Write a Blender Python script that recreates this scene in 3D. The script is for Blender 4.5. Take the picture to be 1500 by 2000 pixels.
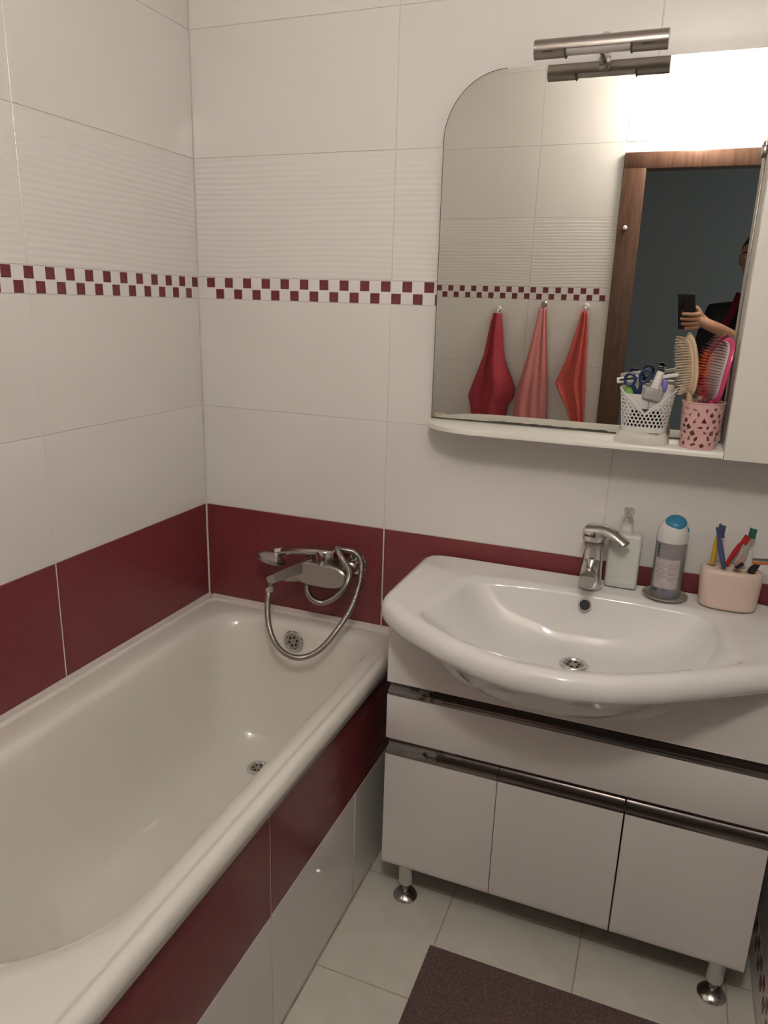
import bpy, bmesh, math, random
from mathutils import Vector, Matrix
random.seed(7)
for o in list(bpy.data.objects): bpy.data.objects.remove(o)
scene = bpy.context.scene
C = scene.collection
PI = math.pi

# ---------------------------------------------------------------- camera
F_PX, YAW, PITCH, ROLL = 1443.34, 0.36579, -0.27663, 0.03103
CAM = Vector((1.3222, -1.8889, 1.5801))
ca, sa, cb, sb, cr, sr = math.cos(YAW), math.sin(YAW), math.cos(PITCH), math.sin(PITCH), math.cos(ROLL), math.sin(ROLL)
fwd = Vector((-sa*cb, ca*cb, sb)); rgt = Vector((ca, sa, 0)); up = rgt.cross(fwd)
rgt, up = cr*rgt + sr*up, cr*up - sr*rgt
cd = bpy.data.cameras.new('camera'); cam = bpy.data.objects.new('camera', cd); C.objects.link(cam)
cam.matrix_world = Matrix(((rgt.x, up.x, -fwd.x, CAM.x), (rgt.y, up.y, -fwd.y, CAM.y), (rgt.z, up.z, -fwd.z, CAM.z), (0, 0, 0, 1)))
cd.sensor_fit = 'VERTICAL'; cd.sensor_height = 24.0; cd.lens = 24.0*F_PX/2000.0
cd.clip_start = 0.004; cd.clip_end = 50
scene.camera = cam

# ---------------------------------------------------------------- world and exposure (the lamp is the wall lamp over the door)
w = bpy.data.worlds.new('world'); scene.world = w; w.use_nodes = True
w.node_tree.nodes['Background'].inputs[0].default_value = (0.56, 0.59, 0.59, 1)
w.node_tree.nodes['Background'].inputs[1].default_value = 1.0
vs = scene.view_settings
vs.view_transform = 'Standard'; vs.look = 'None'; vs.gamma = 1.0; vs.use_curve_mapping = False
vs.exposure = 0.0
LAMP_STRENGTH = 94.0
LAMP_COLOR = (1.0, 0.925, 0.85)

# ---------------------------------------------------------------- materials
def mat(name, col, rough=0.5, metal=0.0, spec=0.5, trans=0.0, emit=None, estr=0.0, coat=0.0, ior=1.45, sub=0.0):
    m = bpy.data.materials.new(name); m.use_nodes = True
    b = m.node_tree.nodes['Principled BSDF']
    b.inputs['Base Color'].default_value = (*col, 1)
    b.inputs['Roughness'].default_value = rough; b.inputs['Metallic'].default_value = metal
    b.inputs['Specular IOR Level'].default_value = spec; b.inputs['Transmission Weight'].default_value = trans
    b.inputs['IOR'].default_value = ior; b.inputs['Coat Weight'].default_value = coat
    b.inputs['Coat Roughness'].default_value = 0.05
    if emit: b.inputs['Emission Color'].default_value = (*emit, 1); b.inputs['Emission Strength'].default_value = estr
    return m
def nd(m, t, **k):
    n = m.node_tree.nodes.new(t)
    for a, v in k.items(): setattr(n, a, v)
    return n
def lk(m, a, b): m.node_tree.links.new(a, b)
def bsdf(m): return m.node_tree.nodes['Principled BSDF']
def noise_col(m, c1, c2, scale=8.0, detail=4.0, lo=0.35, hi=0.65, vec=None, stretch=(1, 1, 1)):
    tc = nd(m, 'ShaderNodeTexCoord'); mp = nd(m, 'ShaderNodeMapping'); mp.inputs['Scale'].default_value = stretch
    n = nd(m, 'ShaderNodeTexNoise'); n.inputs['Scale'].default_value = scale; n.inputs['Detail'].default_value = detail
    r = nd(m, 'ShaderNodeValToRGB'); r.color_ramp.elements[0].position = lo; r.color_ramp.elements[1].position = hi
    r.color_ramp.elements[0].color = (*c1, 1); r.color_ramp.elements[1].color = (*c2, 1)
    lk(m, tc.outputs['Object'], mp.inputs[0]); lk(m, mp.outputs[0], n.inputs['Vector']); lk(m, n.outputs['Fac'], r.inputs[0])
    lk(m, r.outputs[0], bsdf(m).inputs['Base Color'])
    return n, r
def wave_bump(m, scale, strength, dist, direction='Z', distortion=4.0, dscale=0.35, stretch=(1, 1, 1)):
    tc = nd(m, 'ShaderNodeTexCoord'); mp = nd(m, 'ShaderNodeMapping'); mp.inputs['Scale'].default_value = stretch
    wv = nd(m, 'ShaderNodeTexWave', bands_direction=direction); wv.inputs['Scale'].default_value = scale
    wv.inputs['Distortion'].default_value = distortion; wv.inputs['Detail'].default_value = 1.5; wv.inputs['Detail Scale'].default_value = dscale
    bp = nd(m, 'ShaderNodeBump'); bp.inputs['Strength'].default_value = strength; bp.inputs['Distance'].default_value = dist
    lk(m, tc.outputs['Object'], mp.inputs[0]); lk(m, mp.outputs[0], wv.inputs['Vector'])
    lk(m, wv.outputs['Fac'], bp.inputs['Height']); lk(m, bp.outputs[0], bsdf(m).inputs['Normal'])
    return wv
def noise_bump(m, scale, strength, dist, stretch=(1, 1, 1)):
    tc = nd(m, 'ShaderNodeTexCoord'); mp = nd(m, 'ShaderNodeMapping'); mp.inputs['Scale'].default_value = stretch
    n = nd(m, 'ShaderNodeTexNoise'); n.inputs['Scale'].default_value = scale; n.inputs['Detail'].default_value = 3
    bp = nd(m, 'ShaderNodeBump'); bp.inputs['Strength'].default_value = strength; bp.inputs['Distance'].default_value = dist
    lk(m, tc.outputs['Object'], mp.inputs[0]); lk(m, mp.outputs[0], n.inputs['Vector'])
    lk(m, n.outputs['Fac'], bp.inputs['Height']); lk(m, bp.outputs[0], bsdf(m).inputs['Normal'])

WT = (0.79, 0.765, 0.735)
M_white = mat('cream_tile', WT, 0.03); noise_col(M_white, (WT[0]*.97, WT[1]*.97, WT[2]*.965), WT, 3.0)
noise_bump(M_white, 5.0, 0.02, 0.003)
M_wavy = mat('cream_ribbed_tile', WT, 0.13); wave_bump(M_wavy, 22.0, 0.28, 0.0015, 'Z', 6.0, 0.4, (0.25, 0.25, 1))
M_red = mat('burgundy_tile', (0.105, 0.014, 0.020), 0.16)
_wv = wave_bump(M_red, 48.0, 0.25, 0.0010, 'Z', 7.0, 0.5, (0.2, 0.2, 1))
_r = nd(M_red, 'ShaderNodeValToRGB'); _r.color_ramp.elements[0].color = (0.170, 0.032, 0.037, 1); _r.color_ramp.elements[1].color = (0.225, 0.048, 0.054, 1)
lk(M_red, _wv.outputs['Fac'], _r.inputs[0]); lk(M_red, _r.outputs[0], bsdf(M_red).inputs['Base Color'])
M_mos_w = mat('white_mosaic', (0.80, 0.77, 0.76), 0.14)
M_mos_r = mat('burgundy_mosaic', (0.125, 0.020, 0.027), 0.22); noise_col(M_mos_r, (0.145, 0.026, 0.034), (0.19, 0.040, 0.048), 60)
M_grout = mat('grout', (0.58, 0.53, 0.48), 0.9); noise_col(M_grout, (0.66, 0.60, 0.55), (0.76, 0.71, 0.67), 25)
M_floor = mat('floor_tile', (0.55, 0.53, 0.46), 0.22); noise_col(M_floor, (0.70, 0.68, 0.60), (0.76, 0.74, 0.66), 14, 6)
M_fgrout = mat('floor_grout', (0.36, 0.28, 0.20), 0.9); noise_col(M_fgrout, (0.42, 0.33, 0.24), (0.56, 0.47, 0.38), 30)
M_ceil = mat('ceiling_paint', (0.75, 0.74, 0.72), 0.8); noise_bump(M_ceil, 120, 0.1, 0.002)
M_hall = mat('hall_paint', (0.40, 0.42, 0.42), 0.8); noise_bump(M_hall, 90, 0.1, 0.002)
M_wood = mat('brown_door_wood', (0.12, 0.045, 0.02), 0.35); noise_col(M_wood, (0.085, 0.042, 0.026), (0.13, 0.068, 0.044), 14, 5, stretch=(6, 6, .6))
M_enamel = mat('bath_enamel', (0.66, 0.63, 0.56), 0.12, coat=0.3); noise_col(M_enamel, (0.81, 0.785, 0.725), (0.83, 0.805, 0.745), 4)
M_ceramic = mat('sink_ceramic', (0.74, 0.72, 0.685), 0.08, coat=0.4); noise_col(M_ceramic, (0.82, 0.805, 0.785), (0.84, 0.825, 0.805), 5)
M_chrome = mat('chrome', (0.62, 0.60, 0.58), 0.14, 1.0); noise_bump(M_chrome, 25, 0.04, 0.002)
M_chrome_d = mat('worn_chrome', (0.42, 0.39, 0.37), 0.28, 1.0); noise_bump(M_chrome_d, 60, 0.05, 0.002)
M_steel_d = mat('brushed_steel', (0.40, 0.36, 0.33), 0.33, 1.0); noise_bump(M_steel_d, 200, 0.05, 0.001, (.1, 1, 1))
M_dark = mat('dark_hole', (0.012, 0.011, 0.010), 0.6); noise_col(M_dark, (0.010, 0.009, 0.008), (0.016, 0.014, 0.013), 20)
M_laq = mat('white_lacquer', (0.62, 0.585, 0.545), 0.28); noise_col(M_laq, (0.83, 0.795, 0.76), (0.85, 0.815, 0.78), 3)
M_laq_in = mat('cabinet_board', (0.30, 0.27, 0.25), 0.6); noise_col(M_laq_in, (0.28, 0.25, 0.23), (0.32, 0.29, 0.27), 10)
M_laq_cab = mat('mirror_cabinet_lacquer', (0.66, 0.63, 0.57), 0.3); noise_col(M_laq_cab, (0.77, 0.745, 0.69), (0.79, 0.765, 0.71), 3)
M_mirror = mat('mirror_glass', (0.78, 0.78, 0.74), 0.0, 1.0); 
_n, _q = noise_col(M_mirror, (0.775, 0.775, 0.735), (0.785, 0.785, 0.745), 2)
M_edge = mat('mirror_edge', (0.06, 0.055, 0.045), 0.4); noise_col(M_edge, (0.04, 0.035, 0.03), (0.09, 0.08, 0.065), 40)
# aluminium grip profile, corroded towards the bath
M_grip = mat('dark_chrome_grip', (0.10, 0.085, 0.08), 0.22, 1.0)
def corrode(m, x_edge, soft, basec, corr):
    tc = nd(m, 'ShaderNodeTexCoord'); sx = nd(m, 'ShaderNodeSeparateXYZ'); n = nd(m, 'ShaderNodeTexNoise'); n.inputs['Scale'].default_value = 45; n.inputs['Detail'].default_value = 6
    mr = nd(m, 'ShaderNodeMapRange'); mr.inputs[1].default_value = x_edge - soft; mr.inputs[2].default_value = x_edge + soft; mr.inputs[3].default_value = 0.62; mr.inputs[4].default_value = -0.05
    ad = nd(m, 'ShaderNodeMath', operation='ADD'); r = nd(m, 'ShaderNodeValToRGB'); r.color_ramp.elements[0].position = 0.72; r.color_ramp.elements[1].position = 0.92
    r.color_ramp.elements[0].color = (*basec, 1); r.color_ramp.elements[1].color = (*corr, 1)
    lk(m, tc.outputs['Object'], sx.inputs[0]); lk(m, tc.outputs['Object'], n.inputs['Vector']); lk(m, sx.outputs[0], mr.inputs[0])
    lk(m, mr.outputs[0], ad.inputs[0]); lk(m, n.outputs['Fac'], ad.inputs[1]); lk(m, ad.outputs[0], r.inputs[0]); lk(m, r.outputs[0], bsdf(m).inputs['Base Color'])
    r2 = nd(m, 'ShaderNodeValToRGB'); r2.color_ramp.elements[0].position = 0.72; r2.color_ramp.elements[1].position = 0.9
    r2.color_ramp.elements[0].color = (1, 1, 1, 1); r2.color_ramp.elements[1].color = (0.15, 0.15, 0.15, 1)
    lk(m, ad.outputs[0], r2.inputs[0]); lk(m, r2.outputs[0], bsdf(m).inputs['Metallic'])
    r3 = nd(m, 'ShaderNodeValToRGB'); r3.color_ramp.elements[0].position = 0.7; r3.color_ramp.elements[1].position = 0.9
    r3.color_ramp.elements[0].color = (.22, .22, .22, 1); r3.color_ramp.elements[1].color = (0.7, 0.7, 0.7, 1)
    lk(m, ad.outputs[0], r3.inputs[0]); lk(m, r3.outputs[0], bsdf(m).inputs['Roughness'])
corrode(M_grip, -0.34, 0.14, (0.24, 0.21, 0.20), (0.20, 0.185, 0.165))
M_rug = mat('brown_rug', (0.075, 0.040, 0.036), 0.95, spec=0.1); noise_col(M_rug, (0.115, 0.072, 0.068), (0.18, 0.118, 0.108), 180, 3)
def plain(name, c, rough=0.5, var=0.08, scale=30, **k):
    m = mat(name, c, rough, **k); noise_col(m, tuple(x*(1-var) for x in c), tuple(min(1, x*(1+var)) for x in c), scale); return m
M_bottle = plain('dispenser_plastic', (0.66, 0.68, 0.63), 0.3, 0.02)
M_pump = plain('pump_plastic', (0.66, 0.63, 0.58), 0.35, 0.03)
M_can = plain('can_silver', (0.34, 0.35, 0.37), 0.35, 0.05, 10, metal=0.5)
M_can2 = plain('can_grey_print', (0.27, 0.25, 0.25), 0.4, 0.10, 20)
M_canw = plain('can_white_plastic', (0.68, 0.66, 0.64), 0.35, 0.02)
M_label = mat('can_label', (0.52, 0.47, 0.46), 0.5); noise_col(M_label, (0.44, 0.39, 0.38), (0.55, 0.50, 0.49), 60, 2, .42, .6, stretch=(1, 1, 6))
M_blue = plain('blue_cap', (0.03, 0.20, 0.34), 0.35, 0.05)
M_ink = plain('dark_print', (0.05, 0.05, 0.06), 0.5, 0.1)
M_violet = plain('violet_print', (0.17, 0.17, 0.28), 0.5, 0.1)
M_dish = mat('clear_dish', (0.55, 0.50, 0.44), 0.15, trans=0.35); noise_col(M_dish, (0.52, 0.47, 0.41), (0.58, 0.53, 0.47), 20)
M_peach = plain('peach_ceramic', (0.70, 0.55, 0.47), 0.3, 0.02)
M_pink = plain('pink_plastic', (0.66, 0.40, 0.38), 0.3, 0.03)
M_wplas = plain('white_plastic', (0.72, 0.70, 0.67), 0.35, 0.02)
M_stand = plain('milky_plastic', (0.62, 0.59, 0.53), 0.4, 0.03)
M_brushwood = plain('pale_wood', (0.58, 0.44, 0.30), 0.45, 0.06, 15)
M_pad = plain('brush_pad', (0.62, 0.46, 0.32), 0.7, 0.05)
M_bris = plain('pale_bristle', (0.68, 0.58, 0.45), 0.5, 0.05)
M_hot = plain('hot_pink_plastic', (0.55, 0.06, 0.17), 0.22, 0.04)
M_greypad = plain('grey_pad', (0.50, 0.43, 0.40), 0.6, 0.05)
M_orange = plain('orange_bristle', (0.75, 0.13, 0.02), 0.4, 0.05)
M_redb = plain('red_bristle', (0.50, 0.05, 0.05), 0.4, 0.05)
M_plum = plain('plum_bristle', (0.25, 0.12, 0.13), 0.4, 0.05)
M_navy = plain('navy_plastic', (0.012, 0.025, 0.10), 0.3, 0.05)
M_purple = plain('violet_plastic', (0.22, 0.20, 0.55), 0.35, 0.05)
M_green = plain('green_plastic', (0.22, 0.55, 0.10), 0.4, 0.05)
M_clear = mat('clear_plastic', (0.80, 0.78, 0.76), 0.12, trans=0.7); noise_col(M_clear, (0.78, 0.76, 0.74), (0.82, 0.80, 0.78), 20)
M_black = plain('black_plastic', (0.012, 0.012, 0.013), 0.35, 0.1)
M_yellow = plain('yellow_plastic', (0.55, 0.36, 0.03), 0.35, 0.05)
M_tblue = plain('slate_blue_plastic', (0.055, 0.075, 0.17), 0.4, 0.05)
M_tred = plain('red_plastic', (0.45, 0.02, 0.02), 0.35, 0.05)
M_teal = plain('teal_plastic', (0.03, 0.13, 0.10), 0.4, 0.05)
M_razor = plain('razor_orange', (0.60, 0.19, 0.03), 0.35, 0.05)
def cloth(name, c):
    m = mat(name, c, 0.95, spec=0.1); noise_col(m, tuple(x*.88 for x in c), c, 90, 3); noise_bump(m, 240, 0.35, 0.002); return m
M_tow1 = cloth('crimson_terry', (0.42, 0.06, 0.08)); M_tow2 = cloth('pink_terry', (0.66, 0.25, 0.24)); M_tow3 = cloth('coral_terry', (0.64, 0.13, 0.11))
M_skin = plain('skin', (0.50, 0.27, 0.17), 0.5, 0.06, 40); M_shirt = cloth('charcoal_fabric', (0.03, 0.032, 0.036)); M_pants = cloth('dark_trousers', (0.02, 0.022, 0.03))
M_strap = cloth('maroon_fabric', (0.10, 0.012, 0.025)); M_hair = plain('dark_hair', (0.03, 0.022, 0.018), 0.6, 0.2); M_phone = plain('phone_black', (0.012, 0.012, 0.014), 0.25, 0.1)
M_eye = plain('eye_white', (0.6, 0.58, 0.55), 0.3, 0.03); M_lip = plain('lip', (0.30, 0.10, 0.08), 0.5, 0.05)
M_lampglass = mat('lit_opal_glass', (0.9, 0.88, 0.84), 0.3, emit=LAMP_COLOR, estr=LAMP_STRENGTH); 
M_lglass = mat('frosted_lamp_glass', (0.62, 0.58, 0.54), 0.35, trans=0.15); noise_col(M_lglass, (0.60, 0.56, 0.52), (0.64, 0.60, 0.56), 10)
M_sticker = plain('cream_sticker', (0.55, 0.50, 0.36), 0.6, 0.05)
M_seal = plain('sealing_strip', (0.66, 0.59, 0.56), 0.3, 0.03)

# ---------------------------------------------------------------- mesh helpers
class MB:
    def __init__(s): s.v = []; s.f = []
    def add(s, v, f):
        n = len(s.v); s.v += [tuple(x) for x in v]; s.f += [tuple(i+n for i in q) for q in f]; return s
    def loft(s, rings, close=True, cap0=True, cap1=True):
        n = len(rings[0]); b = len(s.v)
        for r in rings: s.v += [tuple(x) for x in r]
        for k in range(len(rings)-1):
            for i in range(n if close else n-1):
                j = (i+1) % n
                s.f.append((b+k*n+i, b+k*n+j, b+(k+1)*n+j, b+(k+1)*n+i))
        if cap0: s.f.append(tuple(b+i for i in reversed(range(n))))
        if cap1: s.f.append(tuple(b+(len(rings)-1)*n+i for i in range(n)))
        return s
    def box(s, x0, x1, y0, y1, z0, z1):
        v = [(x, y, z) for z in (z0, z1) for y in (y0, y1) for x in (x0, x1)]
        return s.add(v, [(0, 2, 3, 1), (4, 5, 7, 6), (0, 1, 5, 4), (2, 6, 7, 3), (0, 4, 6, 2), (1, 3, 7, 5)])
    def rbox(s, x0, x1, y0, y1, z0, z1, r=0.004, seg=2):
        bm = bmesh.new(); bmesh.ops.create_cube(bm, size=1)
        for v in bm.verts:
            v.co = Vector(((x0+x1)/2 + v.co.x*(x1-x0), (y0+y1)/2 + v.co.y*(y1-y0), (z0+z1)/2 + v.co.z*(z1-z0)))
        bmesh.ops.bevel(bm, geom=list(bm.edges), offset=min(r, .49*min(x1-x0, y1-y0, z1-z0)), segments=seg, profile=0.5, affect='EDGES')
        bm.verts.index_update(); s.add([v.co[:] for v in bm.verts], [[v.index for v in f.verts] for f in bm.faces]); bm.free(); return s
    def lathe(s, prof, c=(0, 0, 0), seg=24, axis=(0, 0, 1), a0=0, a1=2*PI, cap=True):
        ax = Vector(axis).normalized(); q = Vector((0, 0, 1)).rotation_difference(ax); c = Vector(c)
        rings = []
        for r, h in prof:
            rings.append([c + q @ Vector((max(r, 1e-5)*math.cos(t), max(r, 1e-5)*math.sin(t), h)) for t in (a0+(a1-a0)*i/seg for i in range(seg))])
        return s.loft(rings, True, cap, cap)
    def tube(s, pts, r, seg=10, flat=None, cap=True, upv=None):
        pts = [Vector(p) for p in pts]; n = len(pts)
        rs = r if isinstance(r, (list, tuple)) else [r]*n
        t0 = (pts[1]-pts[0]).normalized()
        nrm = Vector(upv) if upv else (Vector((0, 0, 1)) if abs(t0.z) < 0.9 else Vector((1, 0, 0)))
        rings = []
        for i in range(n):
            t = (pts[min(i+1, n-1)]-pts[max(i-1, 0)]).normalized()
            nrm = (nrm - t*nrm.dot(t)).normalized(); bn = t.cross(nrm)
            fl = flat if flat else 1.0
            rings.append([pts[i] + nrm*math.cos(a)*rs[i]*fl + bn*math.sin(a)*rs[i] for a in (2*PI*k/seg for k in range(seg))])
        return s.loft(rings, True, cap, cap)
    def ellipsoid(s, c, rad, seg=16, rings=10, rot=None):
        R = rot or Matrix.Identity(3); c = Vector(c); rr = []
        for k in range(rings+1):
            ph = PI*k/rings; sn = max(math.sin(ph), 1e-4)
            rr.append([c + R @ Vector((rad[0]*sn*math.cos(t), rad[1]*sn*math.sin(t), -rad[2]*math.cos(ph))) for t in (2*PI*i/seg for i in range(seg))])
        return s.loft(rr)
    def xf(s, M): s.v = [tuple(M @ Vector(p)) for p in s.v]; return s
def spline(pts, n=8):
    P = [Vector(p) for p in pts]; out = []
    for i in range(len(P)-1):
        a, b, c, d = P[max(i-1, 0)], P[i], P[i+1], P[min(i+2, len(P)-1)]
        for k in range(n):
            t = k/n
            out.append(0.5*((2*b) + (-a+c)*t + (2*a-5*b+4*c-d)*t*t + (-a+3*b-3*c+d)*t**3))
    out.append(P[-1]); return out
def mesh_of(name, mb, m, loc=(0, 0, 0), smooth=True, ang=35):
    me = bpy.data.meshes.new(name); l = Vector(loc)
    me.from_pydata([tuple(Vector(v)-l) for v in mb.v], [], mb.f); me.validate()
    bm = bmesh.new(); bm.from_mesh(me); bmesh.ops.recalc_face_normals(bm, faces=bm.faces); bm.to_mesh(me); bm.free()
    if smooth:
        me.shade_smooth(); me.set_sharp_from_angle(angle=math.radians(ang))
    me.materials.append(m); return me
def thing(name, label, cat, loc=(0, 0, 0), group=None):
    o = bpy.data.objects.new(name, None); C.objects.link(o); o.location = loc; o.empty_display_size = 0.05
    o['label'] = label; o['category'] = cat
    if group: o['group'] = group
    o['_o'] = list(loc); return o
def part(name, mb, m, parent, label=None, smooth=True, ang=35, kind=None):
    """mb is in world coordinates; every part shares the origin of its thing"""
    org = parent['_o']; o = bpy.data.objects.new(name, mesh_of(name, mb, m, org, smooth, ang)); C.objects.link(o)
    o.parent = parent; o['_o'] = list(org)
    if label: o['label'] = label
    if kind: o['kind'] = kind
    return o
def single(name, mb, m, loc, label, cat, group=None, smooth=True, ang=35):
    o = bpy.data.objects.new(name, mesh_of(name, mb, m, loc, smooth, ang)); C.objects.link(o); o.location = loc
    o['label'] = label; o['category'] = cat; o['_o'] = list(loc)
    if group: o['group'] = group
    return o
def struct(name, mb, m, loc=(0, 0, 0), label=None, smooth=False):
    o = bpy.data.objects.new(name, mesh_of(name, mb, m, loc, smooth)); C.objects.link(o); o.location = loc
    o['kind'] = 'structure'; o['_o'] = list(loc)
    if label: o['label'] = label
    return o

# ---------------------------------------------------------------- room shell
RX, RY, CZ = 1.685, -1.94, 2.70           # room width, door wall, ceiling
ROWS = [0.0, 0.334, 0.645, 0.956, 1.264, 1.574, 1.634, 1.947, 2.261, 2.572, CZ]
wall_back = struct('wall_back', MB().box(-0.1, RX+0.1, 0.0016, 0.10, 0, CZ), M_grout, label='back wall of cream and burgundy tiles')
wall_left = struct('wall_left', MB().box(-0.10, -0.0016, RY-0.1, 0.004, 0, CZ), M_grout, label='left wall of cream and burgundy tiles along the bath')
wall_right = struct('wall_right', MB().box(RX+0.0016, RX+0.10, RY-0.1, 0.004, 0, CZ), M_grout, label='right wall beside the vanity')
D0, D1, DH = 1.08, 1.665, 2.15            # doorway
wall_front = struct('wall_front', MB().box(-0.1, D0-0.02, RY-0.10, RY-0.0016, 0, CZ).box(D0-0.02, D1+0.02, RY-0.10, RY-0.0016, DH+0.02, CZ).box(D1+0.02, RX+0.1, RY-0.10, RY-0.0016, 0, CZ), M_grout, label='door wall with towel hooks, seen in the mirror')
floor = struct('floor', MB().box(-0.1, RX+0.1, RY-0.1, 0.1, -0.05, -0.0015), M_fgrout, label='pale square floor tiles')
ceiling = struct('ceiling', MB().box(-0.1, RX+0.1, RY-0.1, 0.1, CZ, CZ+0.05), M_ceil, label='white ceiling')

_tile_cache = {}
def tile_mesh(w_, h_, axis, m, t=0.0045, ch=0.0008):
    key = (round(w_, 4), round(h_, 4), axis, m.name)
    if key in _tile_cache: return _tile_cache[key]
    mb = MB()
    def pt(u, v, n):
        return {'+y': (u, n, v), '-y': (u, n, v), 'x': (n, u, v), 'z': (u, v, n)}[axis if axis in ('x', 'z') else '-y']
    a, b = w_/2, h_/2
    r = lambda q, n: [pt(-a+q, -b+q, n), pt(a-q, -b+q, n), pt(a-q, b-q, n), pt(-a+q, b-q, n)]
    mb.loft([r(0, t), r(0, ch), r(ch, 0)], True, False, True)
    me = mesh_of('tile', mb, m, smooth=False); _tile_cache[key] = me; return me
# n is measured away from the room: '-y' = wall facing -y etc.  sign handled by scale
def put_tile(parent, axis, sgn, pos, w_, h_, m, name='tile'):
    o = bpy.data.objects.new(name, tile_mesh(w_, h_, axis, m)); C.objects.link(o); o.parent = parent
    o.location = pos
    if sgn < 0:
        o.scale = {'-y': (1, -1, 1), 'x': (-1, 1, 1), 'z': (1, 1, -1)}[axis]
    return o
G = 0.0019
def tile_wall(parent, axis, sgn, plane, cols, rows, skip=None):
    for i in range(len(cols)-1):
        for k in range(len(rows)-1):
            z0, z1 = rows[k], rows[k+1]
            if abs(z0-1.574) < 1e-6: m, nm = M_mos_w, 'border_tile'
            elif abs(z0-0.645) < 1e-6: m, nm = M_red, 'tile'
            elif abs(z0-1.634) < 1e-6: m, nm = M_wavy, 'tile'
            else: m, nm = M_white, 'tile'
            u0, u1 = cols[i], cols[i+1]
            if skip and skip((u0+u1)/2, (z0+z1)/2): continue
            g = 0.0006 if nm == 'border_tile' else G
            wd, hg = abs(u1-u0)-(.0042 if m is M_red else g), z1-z0-(0.0012 if m is not M_red else 0.0020)
            c = (u0+u1)/2
            pos = (c, plane, (z0+z1)/2) if axis == '-y' else (plane, c, (z0+z1)/2)
            put_tile(parent, axis, sgn, pos, wd, hg, m, nm)
_sq = {}
def mosaic(parent, axis, sgn, plane, u0, u1, z0, first_upper=0.014, pitch=0.06, s=0.0262):
    """two rows of small dark squares, half a step apart, standing a hair proud of the border tile"""
    key = (axis,)
    if key not in _sq:
        mb = MB(); a = s/2; ch = 0.0012
        pt = (lambda u, v, n: (u, n, v)) if axis == '-y' else (lambda u, v, n: (n, u, v))
        r = lambda q, n: [pt(-a+q, -a+q, n), pt(a-q, -a+q, n), pt(a-q, a-q, n), pt(-a+q, a-q, n)]
        mb.loft([r(0, .002), r(0, -0.0004), r(ch, -0.0012)], True, False, True)
        _sq[key] = mesh_of('mosaic_square', mb, M_mos_r, smooth=False)
    d = 1 if u1 > u0 else -1; n = 0
    for row in (0, 1):
        u = abs(u0) + (first_upper if row == 0 else first_upper + pitch/2)
        while u < abs(u1) - 0.012:
            o = bpy.data.objects.new('mosaic_square', _sq[key]); C.objects.link(o); o.parent = parent
            z = z0 + (0.0455 if row == 0 else 0.0150)
            o.location = (u*d, plane, z) if axis == '-y' else (plane, u*d, z)
            if sgn < 0: o.scale = (1, -1, 1) if axis == '-y' else (-1, 1, 1)
            u += pitch
tile_wall(wall_back, '-y', 1, 0.0, [0.001, 0.60, 1.20, RX-0.001], ROWS[1:])
mosaic(wall_back, '-y', 1, 0.0, 0.0, 0.76, 1.574, 0.044)
tile_wall(wall_left, 'x', -1, 0.0, [-0.001, -0.618, -1.236, RY+0.001], ROWS[1:])
mosaic(wall_left, 'x', -1, 0.0, 0.0, RY, 1.574, 0.016)
tile_wall(wall_front, '-y', -1, RY, [0.001, 0.60, 0.985], ROWS)
tile_wall(wall_front, '-y', -1, RY, [0.985, 1.20, RX-0.001], ROWS, skip=lambda u, z: z < 2.2)
mosaic(wall_front, '-y', -1, RY, 0.0, 0.985, 1.574, 0.02)
# right wall: low mosaic border near the floor, plain rows above
for i, (a, b) in enumerate([(-0.001, -0.60), (-0.60, -1.20), (-1.20, RY+0.001)]):
    for z0, z1 in [(0, 0.063), (0.063, 0.127), (0.127, 0.438), (0.438, 0.749), (0.749, 1.06), (1.06, 1.371), (1.371, 1.682), (1.682, 1.993), (1.993, 2.304), (2.304, CZ)]:
        put_tile(wall_right, 'x', 1, (RX, (a+b)/2, (z0+z1)/2), abs(b-a)-G, z1-z0-.0016, M_mos_w if z0 == 0.063 else M_white, 'border_tile' if z0 == 0.063 else 'tile')
mosaic(wall_right, 'x', 1, RX, 0.0, -0.75, 0.065, 0.02)
FX = [0.678, 0.930, 1.277, 1.624, RX]; FY = [0.0, -0.235, -0.580, -0.925, -1.270, -1.615, RY]
for i in range(len(FX)-1):
    for k in range(len(FY)-1):
        put_tile(floor, 'z', -1, ((FX[i]+FX[i+1])/2, (FY[k]+FY[k+1])/2, 0), FX[i+1]-FX[i]-.0032, FY[k]-FY[k+1]-.0032, M_floor)

# doorway casing (the door stands open towards the hall)
door = struct('door_1', MB().box(D0-0.02, D0, RY-0.10, RY, 0, DH+.02).box(D1, D1+0.018, RY-0.10, RY, 0, DH+.02).box(D0, D1, RY-0.10, RY, DH, DH+0.02), M_wood, label='brown wooden door lining of the open doorway')
part('casing', MB().rbox(D0-0.095, D0+0.004, RY, RY+0.016, 0, DH+0.065, 0.005), M_wood, door)
part('casing', MB().rbox(D0-0.095, RX-0.002, RY+0.0005, RY+0.0165, DH-0.004, DH+0.066, 0.005), M_wood, door)
part('strike_plate', MB().lathe([(0.0, 0), (0.010, 0), (0.010, 0.006), (0.006, 0.010), (0, 0.0105)], (1.02, RY+0.016, 1.90), 14, (0, 1, 0)), M_wplas, door, label='small white stopper on the casing')
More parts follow.
